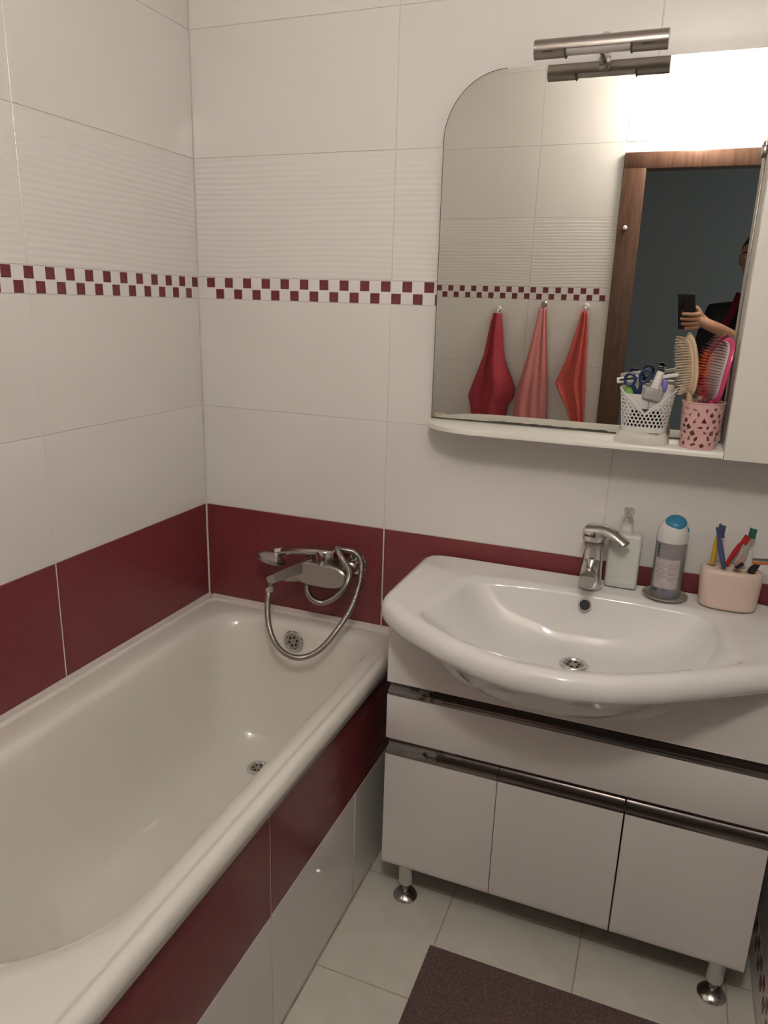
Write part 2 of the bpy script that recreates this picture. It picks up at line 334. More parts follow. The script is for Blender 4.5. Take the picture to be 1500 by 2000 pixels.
# hall behind the doorway
HX0, HX1, HY1 = 0.3, 2.7, -3.5
struct('floor_hall', MB().box(HX0-.1, HX1+.1, HY1-.1, RY-0.10, -0.05, -0.001), M_hall, label='dark hall floor')
struct('ceiling_hall', MB().box(HX0-.1, HX1+.1, HY1-.1, RY-0.10, CZ, CZ+.05), M_hall, label='hall ceiling')
struct('wall_hall_back', MB().box(HX0-.1, HX1+.1, HY1-.1, HY1, 0, CZ), M_hall, label='grey wall at the far end of the dark hall')
struct('wall_hall_left', MB().box(HX0-.1, HX0, HY1, RY-0.10, 0, CZ), M_hall, label='left grey wall of the dark hall')
struct('wall_hall_front', MB().box(RX+0.1, HX1+.1, RY-0.13, RY-0.1, 0, CZ), M_hall, label='hall side of the door wall')

# ---------------------------------------------------------------- wall lamp above the door: the light of the room
LP = (1.285, RY+0.11, 2.40)
lamp = thing('wall_lamp', 'lit opal globe wall lamp above the doorway, glaring in the mirror', 'lamp', (LP[0], RY, LP[2]))
part('globe', MB().ellipsoid(LP, (0.085, 0.08, 0.09), 14, 10), M_lampglass, lamp, label='glowing opal glass globe')
part('backplate', MB().rbox(LP[0]-0.055, LP[0]+0.055, RY, RY+0.018, LP[2]-0.05, LP[2]+0.05, 0.006), M_wplas, lamp, label='white backplate')
part('neck', MB().tube([(LP[0], RY+0.015, LP[2]), (LP[0], RY+0.05, LP[2])], 0.030, 16), M_wplas, lamp)

# ---------------------------------------------------------------- bath
def outline_path(ctrl, n):
    """closed polyline resampled to n points"""
    P = [Vector((a, b)) for a, b in ctrl]; L = [0]
    for i in range(len(P)): L.append(L[-1] + (P[(i+1) % len(P)]-P[i]).length)
    out = []
    for k in range(n):
        s = L[-1]*k/n; i = 0
        while L[i+1] < s: i += 1
        t = (s-L[i])/(L[i+1]-L[i]); out.append(P[i].lerp(P[(i+1) % len(P)], t))
    return out
def rrect(x0, x1, y0, y1, rads, n_arc=10):
    """rads = (x1y1, x0y1, x0y0, x1y0) ; counter-clockwise from +x"""
    pts = []
    for (cx, cy, a0), r in zip([(x1, y1, 0), (x0, y1, PI/2), (x0, y0, PI), (x1, y0, 1.5*PI)], rads):
        ox = cx - r*(1 if cx == x1 else -1); oy = cy - r*(1 if cy == y1 else -1)
        for k in range(n_arc+1):
            a = a0 + PI/2*k/n_arc; pts.append((ox+r*math.cos(a), oy+r*math.sin(a)))
    return pts
def by_angle(pts, c, n):
    """resample a star-shaped outline by direction from c"""
    c = Vector(c); P = [Vector(p)-c for p in pts]; out = []
    for k in range(n):
        a = 2*PI*k/n; d = Vector((math.cos(a), math.sin(a))); best = None
        for i in range(len(P)):
            p, q = P[i], P[(i+1) % len(P)]; e = q-p; den = d.x*e.y - d.y*e.x
            if abs(den) < 1e-12: continue
            t = (p.x*e.y - p.y*e.x)/den; u = (p.x*d.y - p.y*d.x)/den
            if t > 0 and -1e-6 <= u <= 1+1e-6 and (best is None or t > best): best = t
        out.append(c + d*best)
    return out
ZR = 0.646
BX0, BX1, BY0, BY1 = 0.004, 0.690, -1.62, -0.004
bc = (0.36, -0.60); NB = 160
ring = lambda pts, z: [(p.x, p.y, z) for p in pts]
def brect(x0, x1, y0, y1, rads): return by_angle(rrect(x0, x1, y0, y1, rads, 14), bc, NB)
bath = thing('bathtub', 'built-in cream enamel bathtub with a wide rolled rim', 'bathtub', (0.35, -0.8, 0.0))
out0 = brect(BX0, BX1, BY0, BY1, (.02, .004, .004, .02)); out1 = brect(BX0+.001, BX1-.006, BY0, BY1-.001, (.02, .004, .004, .02)); out2 = brect(BX0+.004, BX1-.018, BY0+.01, BY1-.003, (.02, .006, .01, .02))
rings = [ring(brect(BX0, BX1-.012, BY0, BY1, (.02, .004, .004, .02)), ZR-.046), ring(out0, ZR-.044), ring(brect(BX0, BX1+.002, BY0, BY1, (.02, .004, .004, .02)), ZR-.022), ring(out0, ZR-.008), ring(out1, ZR-.002), ring(out2, ZR+.001),
         ring(brect(BX0+.012, BX1-.024, BY0+.02, BY1-.008, (.02, .012, .02, .02)), ZR-.0005), ring(brect(BX0+.016, BX1-.030, BY0+.026, BY1-.012, (.02, .016, .03, .02)), ZR-.0042), ring(brect(BX0+.022, BX1-.036, BY0+.03, BY1-.018, (.02, .02, .04, .03)), ZR-.0042),
         ring(brect(.060, .640, -1.45, -.036, (.05, .05, .2, .06)), ZR-.0045),
         ring(brect(.085, .632, -1.36, -.050, (.09, .09, .27, .24)), ZR-.007),
         ring(brect(.098, .618, -1.335, -.062, (.10, .10, .27, .25)), ZR-.013),
         ring(brect(.106, .606, -1.315, -.072, (.11, .11, .27, .25)), ZR-.030),
         ring(brect(.113, .598, -1.290, -.082, (.12, .12, .26, .25)), ZR-.075),
         ring(brect(.128, .584, -1.22, -.094, (.13, .13, .25, .24)), ZR-.18),
         ring(brect(.146, .566, -1.13, -.110, (.14, .14, .23, .22)), ZR-.29),
         ring(brect(.165, .548, -1.06, -.126, (.14, .14, .21, .2)), ZR-.350),
         ring(brect(.195, .520, -1.01, -.150, (.13, .13, .18, .18)), ZR-.385),
         ring(brect(.235, .480, -.95, -.19, (.11, .11, .11, .11)), ZR-.404),
         ring(brect(.30, .42, -.75, -.40, (.05, .05, .05, .05)), ZR-.408)]
part('tub', MB().loft(rings, True, False, True), M_enamel, bath, smooth=True, ang=80)
# overflow grille on the end wall
def grille(parent, name, c, axis, R, holes=True):
    mb = MB().lathe([(R*.62, 0.000), (R, 0.000), (R*1.0, 0.003), (R*.93, 0.006), (R*.74, 0.0055), (R*.66, 0.002)], c, 32, axis, cap=False)
    g = part(name, mb, M_chrome, parent, label='chrome ring')
    ax = Vector(axis).normalized()
    part('grille', MB().lathe([(0, 0.001), (R*.66, 0.001), (R*.66, 0.0025), (0, 0.0028)], c, 28, axis), M_chrome_d, g)
    q = Vector((0, 0, 1)).rotation_difference(ax)
    for k in range(6):
        a = 2*PI*k/6 + .3; cc = Vector(c) + q @ Vector((R*.40*math.cos(a), R*.40*math.sin(a), 0.0022))
        part('drain_hole', MB().lathe([(0, 0), (R*.12, 0), (R*.12, 0.0012), (0, 0.0012)], cc, 10, axis), M_dark, g)
grille(bath, 'overflow', (0.352, -0.0835, 0.590), (0, -1, 0.10), 0.033)
grille(bath, 'drain', (0.318, -0.245, ZR-.4045), (0, 0, 1), 0.033)
# sealing strips between bath and walls
struct('trim_1', MB().loft([[(0.0005, y, ZR-.002), (0.011, y, ZR-.001), (0.010, y, ZR+.003), (0.003, y, ZR+.011), (0.0005, y, ZR+.011)] for y in (-1.62, -.0005)]), M_seal, label='white sealing strip between bath and left wall', smooth=True)
struct('trim_2', MB().loft([[(x, -.0005, ZR-.002), (x, -.011, ZR-.001), (x, -.010, ZR+.003), (x, -.003, ZR+.010), (x, -.0005, ZR+.010)] for x in (.016, .692)]), M_seal, label='white sealing strip between bath and back wall', smooth=True)
# tiled apron under the bath
apron = struct('wall_bath_apron', MB().box(0.60, 0.6745, -1.62, -0.004, 0, 0.600), M_grout, label='tiled side panel under the bath rim')
for y0, y1, z0, z1, m in [(-.006, -.788, .336, .602, M_red), (-.788, -1.39, .336, .602, M_red), (-1.39, -1.62, .336, .602, M_red),
                          (-.006, -.346, .002, .336, M_white), (-.354, -.788, .002, .336, M_white), (-.788, -1.39, .002, .336, M_white), (-1.39, -1.62, .002, .336, M_white)]:
    put_tile(apron, 'x', -1, (0.6765, (y0+y1)/2, (z0+z1)/2), abs(y1-y0)-.0045, z1-z0-.002, m)
part('hatch_edge', MB().rbox(0.668, 0.6795, -.3535, -.3475, .002, .336, .001), M_seal, apron, label='pale edge of the access hatch')

# ---------------------------------------------------------------- vanity cabinet
VX0, VX1, VYF, VZ0, VZ1 = 0.748, 1.640, -0.33, 0.125, 0.842
van = thing('vanity_cabinet', 'white vanity cabinet on chrome legs with dark metal grip strips', 'cabinet', ((VX0+VX1)/2, -0.165, 0.0))
part('body', MB().box(VX0+.002, VX0+.018, VYF+.02, -.012, VZ0+.005, VZ1).box(VX1-.018, VX1-.002, VYF+.02, -.012, VZ0+.005, VZ1).box(VX0+.018, VX1-.018, VYF+.02, -.012, VZ0+.005, VZ0+.021).box(VX0+.018, VX1-.018, -.028, -.012, VZ0+.021, .74).box(VX0+.018, VX1-.018, VYF+.045, VYF+.06, .60, .70).box(VX0+.018, VX1-.018, VYF+.045, VYF+.06, .44, .53), M_laq_in, van, smooth=False)
_fo = [(VX0, .670), (VX1, .670), (VX1, VZ1), (1.500, VZ1), (1.41, .79), (1.34, .742), (1.03, .742), (.96, .79), (.86, VZ1), (VX0, VZ1)]
part('fascia', MB().loft([[(x, y, z) for x, z in _fo] for y in (VYF, VYF+.018)]), M_laq, van, smooth=False)
dr = part('drawer_front', MB().rbox(VX0, VX1, VYF, VYF+.018, 0.510, 0.6345, .003), M_laq, van)
def grip(x0, x1, ztop, zbot):
    h = ztop-zbot; y = VYF
    prof = [(y+.001, zbot), (y-.002, zbot+.002), (y-.003, zbot+h*.28), (y-.0005, zbot+h*.40), (y+.012, zbot+h*.46), (y+.018, zbot+h*.62), (y+.017, ztop-.004), (y+.014, ztop-.001), (y+.022, ztop-.001), (y+.024, zbot+.001)]
    return MB().loft([[(x, a, b) for a, b in prof] for x in (x0, x1)])
part('grip_strip', grip(VX0+.004, VX1-.002, 0.6695, 0.6350), M_grip, dr, label='dark metal grip strip, corroded at the end by the bath', smooth=True, ang=40)
splits = [VX0, 1.042, 1.3395, VX1]
for i in range(3):
    a, b = splits[i]+(.002 if i == 2 else .001), splits[i+1]-(.002 if i == 1 else .001)
    mb = MB(); z1 = 0.4648; n = 6
    prof = [(VYF+.018, z1), (VYF+.001, z1), (VYF, z1-.001)] + [(VYF + .010*(1-math.cos(t)), VZ0+.022-.022*math.sin(t)) for t in (PI/2*k/n for k in range(n+1))] + [(VYF+.018, VZ0)]
    d = part('door', mb.loft([[(x, y, z) for y, z in prof] for x in (a, b)]), M_laq, van, smooth=True, ang=30)
    part('grip_strip', grip(a+(.004 if i == 0 else 0), b, 0.5085, 0.4652), M_grip, d, smooth=True, ang=40)
    part('edge_band', MB().box(b-.0008, b+.0012, VYF+.002, VYF+.012, VZ0+.02, z1-.002), M_steel_d if i == 0 else M_dark, d, smooth=False)
for lx in (0.806, 1.590):
    for ly in (-.285, -.060):
        l = part('leg', MB().lathe([(0.0, VZ0+.005), (.021, VZ0+.005), (.021, VZ0-.010), (.0195, .048), (.016, .046), (.0, .046)], (lx, ly, 0), 22), M_chrome, van)
        part('thread', MB().lathe([(r, .046-.004*k) for k, r in enumerate([.008, .010, .008, .010, .008, .010, .008, .0085])], (lx, ly, 0), 14), M_chrome_d, l)
        part('foot', MB().lathe([(0, .0195), (.013, .0195), (.020, .0165), (.030, .0095), (.0335, .005), (.0335, .001), (.0, .001)], (lx, ly, 0), 28), M_chrome, l)

# ---------------------------------------------------------------- washbasin
SC = (1.185, -0.30); NS = 144; ST = 0.909
FRONT = [(.72, -.345), (.735, -.372), (.782, -.424), (.837, -.470), (.941, -.537), (1.02, -.571), (1.103, -.590), (1.201, -.589), (1.292, -.565), (1.382, -.519), (1.474, -.458), (1.571, -.390), (1.632, -.350), (1.65, -.33)]
def sink_front(x, d=0):
    # front edge of the basin, bulging out in the middle
    for (a, p), (b, q) in zip(FRONT, FRONT[1:]):
        if x <= b: return p+(q-p)*max(0, (x-a))/(b-a)
    return -.33
def sink_outline(ins, r=0.03):
    xs0, xs1, yb = 0.732+ins, 1.632-ins, -0.006-ins*.4
    pts = [(xs1, yb), (xs0, yb), (xs0, -0.345+ins*.2)]
    # rounded tip then bulge
    n = 44; t0 = []
    for k in range(n+1):
        x = (xs0+.012) + (xs1-xs0-.024)*k/n
        t0.append((x, sink_front(x-(ins*.8 if x < 1.15 else -ins*.8)*min(1, abs(x-1.15)/.3), 0)+ins*.9))
    pts += t0 + [(xs1, -0.325+ins*.2)]
    return by_angle(pts, SC, NS)
def bowl_outline(k):
    """k=0 at the lip ... 1 towards the drain"""
    lip = [(1.43, -.132), (1.30, -.122), (1.07, -.126), (.955, -.142), (.915, -.155), (.895, -.180), (.884, -.25), (.868, -.325), (.846, -.385)]
    n = 30
    for i in range(1, n):
        x = .850 + (1.530-.850)*i/n; lip.append((x, sink_front(x, 0)+.046))
    lip += [(1.525, -.365), (1.505, -.325), (1.490, -.25), (1.480, -.180), (1.462, -.148)]
    P = by_angle(lip, SC, NS); inner = by_angle(rrect(1.07, 1.300, -.37, -.20, (.08, .08, .085, .085), 10), SC, NS)
    return [p.lerp(q, k) for p, q in zip(P, inner)]
def smooth_ring(P, it=2):
    for _ in range(it): P = [(P[i-1]+2*P[i]+P[(i+1) % len(P)])/4 for i in range(len(P))]
    return P
sink = thing('washbasin', 'wide white ceramic washbasin with a bowed front on the vanity', 'sink', (SC[0], SC[1], VZ1))
o_ = lambda i, s=1: smooth_ring(sink_outline(i), s)
fr = lambda p: max(0.0, min(1.0, (-p.y-.37)/.13))       # 1 at the bowed front
R_ = []
# underside first (hidden), then outer skirt, roll, deck, bowl
for tl_, zf, zb in ((.80, .754, .748), (.70, .760, .752), (.60, .768, .765), (.48, .777, .79), (.34, .785, .83), (.22, .788, .843)):
    R_.append([(q.x, q.y, zf*fr(p)+zb*(1-fr(p))) for p, q in ((p, p.lerp(Vector((1.185, -.28)), tl_)) for p in smooth_ring(sink_outline(0), 2))])
R_.append([(p.x, p.y, .8445-.056*fr(p)) for p in smooth_ring([p.lerp(Vector(SC), .05) for p in sink_outline(.075)], 3)])
R_.append([(p.x, p.y, .8447-.055*fr(p)) for p in o_(.072, 3)])
R_.append([(p.x, p.y, .8455-.042*fr(p)) for p in o_(.060, 3)])
R_.append([(p.x, p.y, .8475-.002*fr(p)) for p in o_(.034, 2)])
R_.append([(p.x, p.y, .851) for p in o_(.016)])
R_.append([(p.x, p.y, .857) for p in o_(.006)])
R_.append([(p.x, p.y, .866) for p in o_(.001)])
R_.append([(p.x, p.y, .880) for p in o_(-.001)])
R_.append([(p.x, p.y, .894) for p in o_(.002)])
R_.append([(p.x, p.y, ST-.005) for p in o_(.009)])
R_.append([(p.x, p.y, ST-.0005) for p in o_(.018)])
R_.append([(p.x, p.y, ST) for p in o_(.026)])
R_.append([(p.x, p.y, ST-.0025) for p in o_(.036)])
_o = o_(.042)
_lip = smooth_ring(bowl_outline(0), 2)
R_.append([(a.lerp(b, .7).x, a.lerp(b, .7).y, ST-.0035) for a, b in zip(_o, _lip)])
R_.append([(p.x, p.y, ST-.0055) for p in _lip])
for k in (.03, .07, .12, .18, .26, .36, .48, .60, .72, .84, .93, 1.0):
    lipk = smooth_ring(bowl_outline(k), 2 if k < .5 else 1)
    st = [max(0.0, min(1.0, (q.y+.34)/.14)) for q in _lip]
    R_.append([(p.x, p.y, ST-.0055 - .126*((1-(1-k)**2.3)*s + (1-(1-k)**1.7)*(1-s))) for p, s in zip(lipk, st)])
R_.append([(SC[0] + .04*math.cos(2*PI*i/NS), -.262 + .04*math.sin(2*PI*i/NS), ST-.133) for i in range(NS)])
basin = part('basin', MB().loft(R_, True, True, True), M_ceramic, sink, smooth=True, ang=75)
grille(sink, 'drain', (1.185, -.262, ST-.1325), (0, 0, 1), 0.033)
of = part('overflow_hole', MB().lathe([(0.0, 0.0), (.0128, 0.0), (.0128, .003), (.0142, .004), (.0156, .003), (.0156, -.002)], (1.186, -.1405, .882), 22, (0, -1, .55), cap=False), M_chrome, sink, label='chrome ring of the overflow hole')
part('hole', MB().lathe([(0, 0.0015), (.0126, .0015), (.0126, .002), (0, .0022)], (1.186, -.1405, .882), 18, (0, -1, .55)), M_dark, of)

# ---------------------------------------------------------------- basin mixer tap
tap = thing('basin_tap', 'chrome single-lever tap on the washbasin', 'tap', (1.187, -.078, ST))
tx, ty = 1.187, -.078
tilt = lambda h: (tx-.004*h/.1, ty)
part('body', MB().lathe([(0.0, .0), (.0275, .0), (.0285, .004), (.0275, .012), (.0255, .05), (.0245, .085), (.0235, .108), (.0, .108)], (tx, ty, ST), 30), M_chrome, tap)
part('spout', MB().loft([[(tx+sx*wd, y, z+sz*ht) for sx, sz in ((-1, -1), (-.6, -1.15), (.6, -1.15), (1, -1), (1.05, 0), (1, .8), (.55, 1.1), (-.55, 1.1), (-1, .8), (-1.05, 0))] for y, z, wd, ht in ((ty+.01, ST+.062, .018, .016), (ty-.02, ST+.062, .0185, .0165), (ty-.06, ST+.059, .018, .0145), (ty-.092, ST+.054, .0175, .0125), (ty-.104, ST+.051, .0165, .010))]), M_chrome, tap)
part('aerator', MB().lathe([(0, 0), (.0105, 0), (.0115, .003), (.0115, .012), (0, .012)], (tx, ty-.090, ST+.031), 18), M_chrome_d, tap)
part('cartridge_ring', MB().lathe([(0.0, .107), (.0235, .107), (.0245, .112), (.0235, .118), (.0205, .120), (.0205, .124), (0, .124)], (tx, ty, ST), 28), M_chrome_d, tap)
lev = MB().lathe([(0, .123), (.0215, .121), (.0275, .124), (.0295, .134), (.0285, .147), (.022, .157), (.012, .161), (0, .162)], (tx-.002, ty, ST), 28)
lp = spline([(tx-.018, ty, ST+.148), (tx+.02, ty-.010, ST+.153), (tx+.045, ty-.020, ST+.147), (tx+.068, ty-.030, ST+.135), (tx+.077, ty-.034, ST+.128)], 5)
lev.tube(lp, [.024-.006*min(1, i/14) - (.010 if i == len(lp)-1 else 0) - (.003 if i == len(lp)-2 else 0) for i in range(len(lp))], 16, flat=.60, upv=(0, 0, 1))
part('lever', lev, M_chrome, tap, label='chrome lever swung to the side')

# ---------------------------------------------------------------- soap dispenser
sd = thing('soap_dispenser', 'white pump soap dispenser right beside the tap', 'soap dispenser', (1.258, -.038, ST))
part('bottle', MB().rbox(1.219, 1.297, -.060, -.018, ST, ST+.140, .008, 3), M_bottle, sd)
fm = MB()
for a in ((1.232, 1.284, ST+.012, ST+.0135), (1.232, 1.284, ST+.120, ST+.1215), (1.232, 1.2335, ST+.0135, ST+.120), (1.2825, 1.284, ST+.0135, ST+.120), (1.236, 1.280, ST+.030, ST+.0310)):
    fm.box(a[0], a[1], -.0608, -.0585, a[2], a[3])
part('embossed_frame', fm, M_bottle, sd, smooth=False)
cl = part('collar', MB().lathe([(0, .138), (.0165, .138), (.0165, .150), (.0150, .152), (.0145, .163), (0, .163)], (1.258, -.038, ST), 24), M_pump, sd)
part('pump_stem', MB().lathe([(0, .162), (.0085, .162), (.0055, .176), (.0050, .192), (0, .192)], (1.258, -.038, ST), 16), M_pump, sd)
part('pump_head', MB().rbox(1.246, 1.270, -.054, -.030, ST+.188, ST+.204, .005).tube([(1.258, -.045, ST+.198), (1.259, -.066, ST+.196), (1.259, -.076, ST+.189)], [.006, .005, .004], 10), M_clear, sd)

# ---------------------------------------------------------------- shaving gel can on a clear dish
dish = single('soap_dish', MB().lathe([(0, .0005), (.044, .0005), (.050, .003), (.0525, .0065), (.0515, .0075), (.047, .0045), (.0, .0040)], (1.364, -.062, ST), 40), M_dish, (1.364, -.062, ST), 'round translucent soap dish under the silver can', 'soap dish')
cx_, cy_, cz_ = 1.364, -.060, ST+.0045
can = thing('spray_can', 'silver spray can with white top and blue cap, standing on a clear dish', 'spray can', (cx_, cy_, cz_))
part('cylinder', MB().lathe([(0, 0), (.0335, 0), (.0355, .003), (.0355, .139), (0, .139)], (cx_, cy_, cz_), 36), M_can, can)
part('top', MB().lathe([(0, .138), (.0362, .138), (.0362, .152), (.0348, .166), (.0315, .177), (.0265, .184), (.016, .187), (0, .187)], (cx_, cy_, cz_), 36), M_canw, can)
Rt = Matrix.Rotation(math.radians(34), 3, 'X')
cpp = part('cap_button', MB().ellipsoid((cx_+.003, cy_-.0125, cz_+.1865), (.0245, .0225, .0100), 24, 8, Rt), M_blue, can, label='blue oval button')
part('nozzle', MB().tube(spline([(cx_+.022, cy_-.006, cz_+.181), (cx_+.028, cy_-.010, cz_+.177), (cx_+.0335, cy_-.012, cz_+.168)], 4), .0022, 8), M_blue, cpp)
def wrap(a0, a1, z0, z1, r, n=14):
    mb = MB(); rings = []
    for rr in (r, r+.0004):
        for z in (z0, z1): rings.append([(cx_+rr*math.cos(a0+(a1-a0)*i/n), cy_+rr*math.sin(a0+(a1-a0)*i/n), cz_+z) for i in range(n+1)])
    return mb.loft([rings[0], rings[2], rings[3], rings[1], rings[0]], False, False, False)
A = lambda d: math.radians(d)
part('printed_band', wrap(A(232), A(330), .101, .1375, .0355), M_can2, can)
lb = part('label', wrap(A(214), A(312), .026, .098, .0355), M_label, can, label='pale text label')
tl = MB()
for k in range(7): tl.add(*(lambda q: (q.v, q.f))(wrap(A(218), A(262 if k % 2 else 255), .048+.006*k, .0489+.006*k, .0360, 8)))
for k in range(7): tl.add(*(lambda q: (q.v, q.f))(wrap(A(268), A(306 if k % 2 else 300), .048+.006*k, .0489+.006*k, .0360, 8)))
part('small_print', tl, M_can2, lb, kind='stuff')
ink = MB()
for z0, z1 in ((.103, .109), (.111, .117), (.119, .125), (.127, .133)): 
    ink.add(*(lambda q: (q.v, q.f))(wrap(A(219), A(226), z0, z0+.0018, .0360, 4))); ink.add(*(lambda q: (q.v, q.f))(wrap(A(219), A(221.5), z0, z1, .0360, 2))); ink.add(*(lambda q: (q.v, q.f))(wrap(A(223.5), A(226), z0+.001, z1, .0360, 2)))
for a0, a1, z in ((216, 236, .016), (256, 274, .021), (218, 240, .0195)): ink.add(*(lambda q: (q.v, q.f))(wrap(A(a0), A(a1), z, z+.0022, .0360, 6)))
part('print_marks', ink, M_ink, can, kind='stuff')
part('printed_square', wrap(A(262), A(290), .008, .019, .0360, 8), M_violet, can)

# ---------------------------------------------------------------- toothbrush holder and what stands in it
HX, HY = 1.502, -.066
def stadium(a, b, n=48, e=2.6):
    out = []
    for k in range(n):
        t = 2*PI*k/n; c, s = math.cos(t), math.sin(t)
        out.append((HX + a*math.copysign(abs(c)**(2/e), c), HY + b*math.copysign(abs(s)**(2/e), s)))
    return out
hol = thing('toothbrush_holder', 'peach ceramic toothbrush holder on the washbasin', 'toothbrush holder', (HX, HY, ST))
rr = []
for a, b, z in ((.058, .032, .0), (.062, .036, .004), (.065, .038, .03), (.0675, .0395, .075), (.0675, .0395, .088), (.065, .037, .0935), (.061, .033, .0955)):
    rr.append([(x, y, ST+z) for x, y in stadium(a, b)])
bodyo = part('body', MB().loft(rr), M_peach, hol, ang=60)
holes = {'a': (-.044, .004), 'b': (-.018, -.013), 'c': (.010, -.017), 'd': (.038, -.014), 'e': (-.012, .016), 'f': (.020, .016)}
def drill(o, cutter_mb):
    """cut real openings into a part"""
    me = mesh_of('cutter', cutter_mb, M_peach, o['_o']); c = bpy.data.objects.new('cutter', me); C.objects.link(c); c.parent = o.parent
    md = o.modifiers.new('drill', 'BOOLEAN'); md.operation = 'DIFFERENCE'; md.object = c; md.solver = 'EXACT'
    bpy.context.view_layer.update(); dg = bpy.context.evaluated_depsgraph_get()
    new = bpy.data.meshes.new_from_object(o.evaluated_get(dg)); o.modifiers.clear(); o.data = new
    new.shade_smooth(); new.set_sharp_from_angle(angle=math.radians(40))
    bpy.data.objects.remove(c)
cut = MB()
for k, (dx, dy) in holes.items(): cut.lathe([(0, .03), (.0108, .03), (.0112, .099), (0, .099)], (HX+dx, HY+dy, ST), 22)
drill(bodyo, cut)
def hp(k, z=.0): return Vector((HX+holes[k][0], HY+holes[k][1], ST+z))
def toothbrush(k, lean, L, label, mh, mb_, mt, bdir, spots=None):
    b = hp(k, .0965); t = thing('toothbrush', label, 'toothbrush', tuple(b), 'toothbrushes in the peach holder')
    d = Vector(lean).normalized(); pts = spline([b, b+d*L*.30, b+d*L*.55+Vector((0, 0, .0)), b+d*L*.72], 4)
    part('handle', MB().tube(pts, [.0042+.0022*math.sin(PI*min(1, i/(len(pts)-1))*1.0) for i in range(len(pts))], 10), mh, t)
    part('head', MB().tube([b+d*L*.70, b+d*L*.74, b+d*L*.98, b+d*L], [.003, .0055, .0055, .003], 10, flat=.6), mt, t)
    bd = Vector(bdir).normalized(); side = d.cross(bd).normalized(); q = MB()
    for i in range(6):
        for j in (-1, 0, 1):
            c = b + d*L*(.76+.038*i) + side*j*.0034
            q.tube([c, c+bd*.012], .0019, 6)
    part('bristles', q, mb_, t, kind='stuff')
    if spots: part('grip_pad', MB().ellipsoid(b+d*L*.50, (.0065, .005, .013), 12, 8), spots, t)
    return t
toothbrush('a', (.06, .10, 1), .100, 'yellow toothbrush with dark blue bristles in the peach holder', M_yellow, M_tblue, M_tblue, (.9, -.4, 0), M_yellow)
toothbrush('b', (-.30, .15, 1), .098, 'slate blue toothbrush leaning left in the peach holder', M_tblue, M_tblue, M_tblue, (.8, -.5, .2))
toothbrush('e', (.42, .05, 1), .085, 'red toothbrush leaning right in the peach holder', M_tred, M_tred, M_tred, (.8, -.5, -.3))
toothbrush('f', (.10, .1, 1), .096, 'clear toothbrush with a dark green tip behind the red one', M_clear, M_teal, M_teal, (.9, .2, 0))
tb = thing('toothpaste_tube', 'white tube standing upside down behind the peach holder', 'tube', (1.528, -.020, ST))
part('tube', MB().loft([[(1.528+.019*math.cos(t)*a, -.020+.012*math.sin(t)*b_, ST+z) for t in (2*PI*i/20 for i in range(20))] for a, b_, z in ((1, 1, .028), (1.02, 1, .06), (.95, .6, .12), (.9, .25, .130))]), M_wplas, tb)
part('cap', MB().lathe([(0, 0), (.015, 0), (.0155, .004), (.0145, .029), (0, .029)], (1.528, -.020, ST), 20), M_wplas, tb)
b = hp('d', .0965)
rz = thing('razor', 'black and orange razor in the peach toothbrush holder', 'razor', tuple(b), 'razors in the peach holder')
part('handle', MB().tube([b, b+Vector((.004, -.004, .010)), b+Vector((.012, -.006, .024))], [.008, .0085, .0055], 10), M_black, rz)
hd = part('head', MB().rbox(-.019, .019, -.006, .006, -.0035, .0035, .0015).xf(Matrix.Translation(b+Vector((.018, -.008, .030))) @ Matrix.Rotation(-.08, 4, 'Y') @ Matrix.Rotation(.5, 4, 'X')), M_razor, rz, label='orange razor head')
part('blade', MB().rbox(-.0185, .0185, -.005, .005, .0036, .0075, .001).xf(Matrix.Translation(b+Vector((.018, -.008, .030))) @ Matrix.Rotation(-.08, 4, 'Y') @ Matrix.Rotation(.5, 4, 'X')), M_chrome_d, hd)
b = hp('c', .0965)
rz = thing('razor', 'small dark pinkish razor in the front hole of the peach holder', 'razor', tuple(b), 'razors in the peach holder')
part('handle', MB().tube(spline([b, b+Vector((-.002, -.004, .012)), b+Vector((.003, -.002, .026)), b+Vector((.004, 0, .040))], 4), [.0055, .006, .0065, .007, .007, .007, .0065, .006, .0055, .0045, .004, .003, .002], 10), plain('dusty_pink_plastic', (.36, .17, .14), .35), rz)
part('head', MB().rbox(-.010, .010, -.005, .003, -.004, .004, .0015).xf(Matrix.Translation(b+Vector((.002, -.007, .016))) @ Matrix.Rotation(-.8, 4, 'Y')), M_black, rz)

# ---------------------------------------------------------------- mirror unit: mirror panel, shelf, side cabinet, lamp bar
MT = 0.0105
MY = lambda z: -0.020 - MT*(z-1.29)
unit = thing('mirror_cabinet', 'frameless mirror with rounded corner, white shelf and narrow side cabinet', 'mirror', (1.19, 0, 1.29))
MX0, MX1, MZ0, MZ1, MR = 0.7335, 1.440, 1.2895, 2.100, 0.145
mo = [(MX0, MZ0), (MX1, MZ0), (MX1, MZ1)] + [(MX0+MR+(-MR)*math.sin(t), MZ1-MR+MR*math.cos(t)) for t in (PI/2*k/24 for k in range(25))]
def slab(outl, y_off0, y_off1): return MB().loft([[(x, MY(z)+y, z) for x, z in outl] for y in (y_off0, y_off1)])
part('backing_board', MB().loft([[(x, y, z) for x, z in mo] for y in (-.001, -.012)]), M_laq_in, unit, smooth=False)
mir = part('mirror', slab(mo, 0.004, 0.0), M_mirror, unit, smooth=False, label='mirror with one rounded upper corner')
inner = [(x+(.0012 if x < .74 else 0), z) for x, z in mo]
eg = MB(); n = len(mo)
for i in list(range(2, n)):                       # thin dark cut edge
    a, b2 = mo[i], mo[(i+1) % n]
    if i == 2: pass
eg = MB().tube([(x-.0006, MY(z)+.001, z+.0004) for x, z in mo[3:]] + [(MX0-.0006, MY(MZ0)+.001, MZ0)], .0013, 6)
part('cut_edge', eg, M_edge, mir)
rnd = random.Random(3); top = []
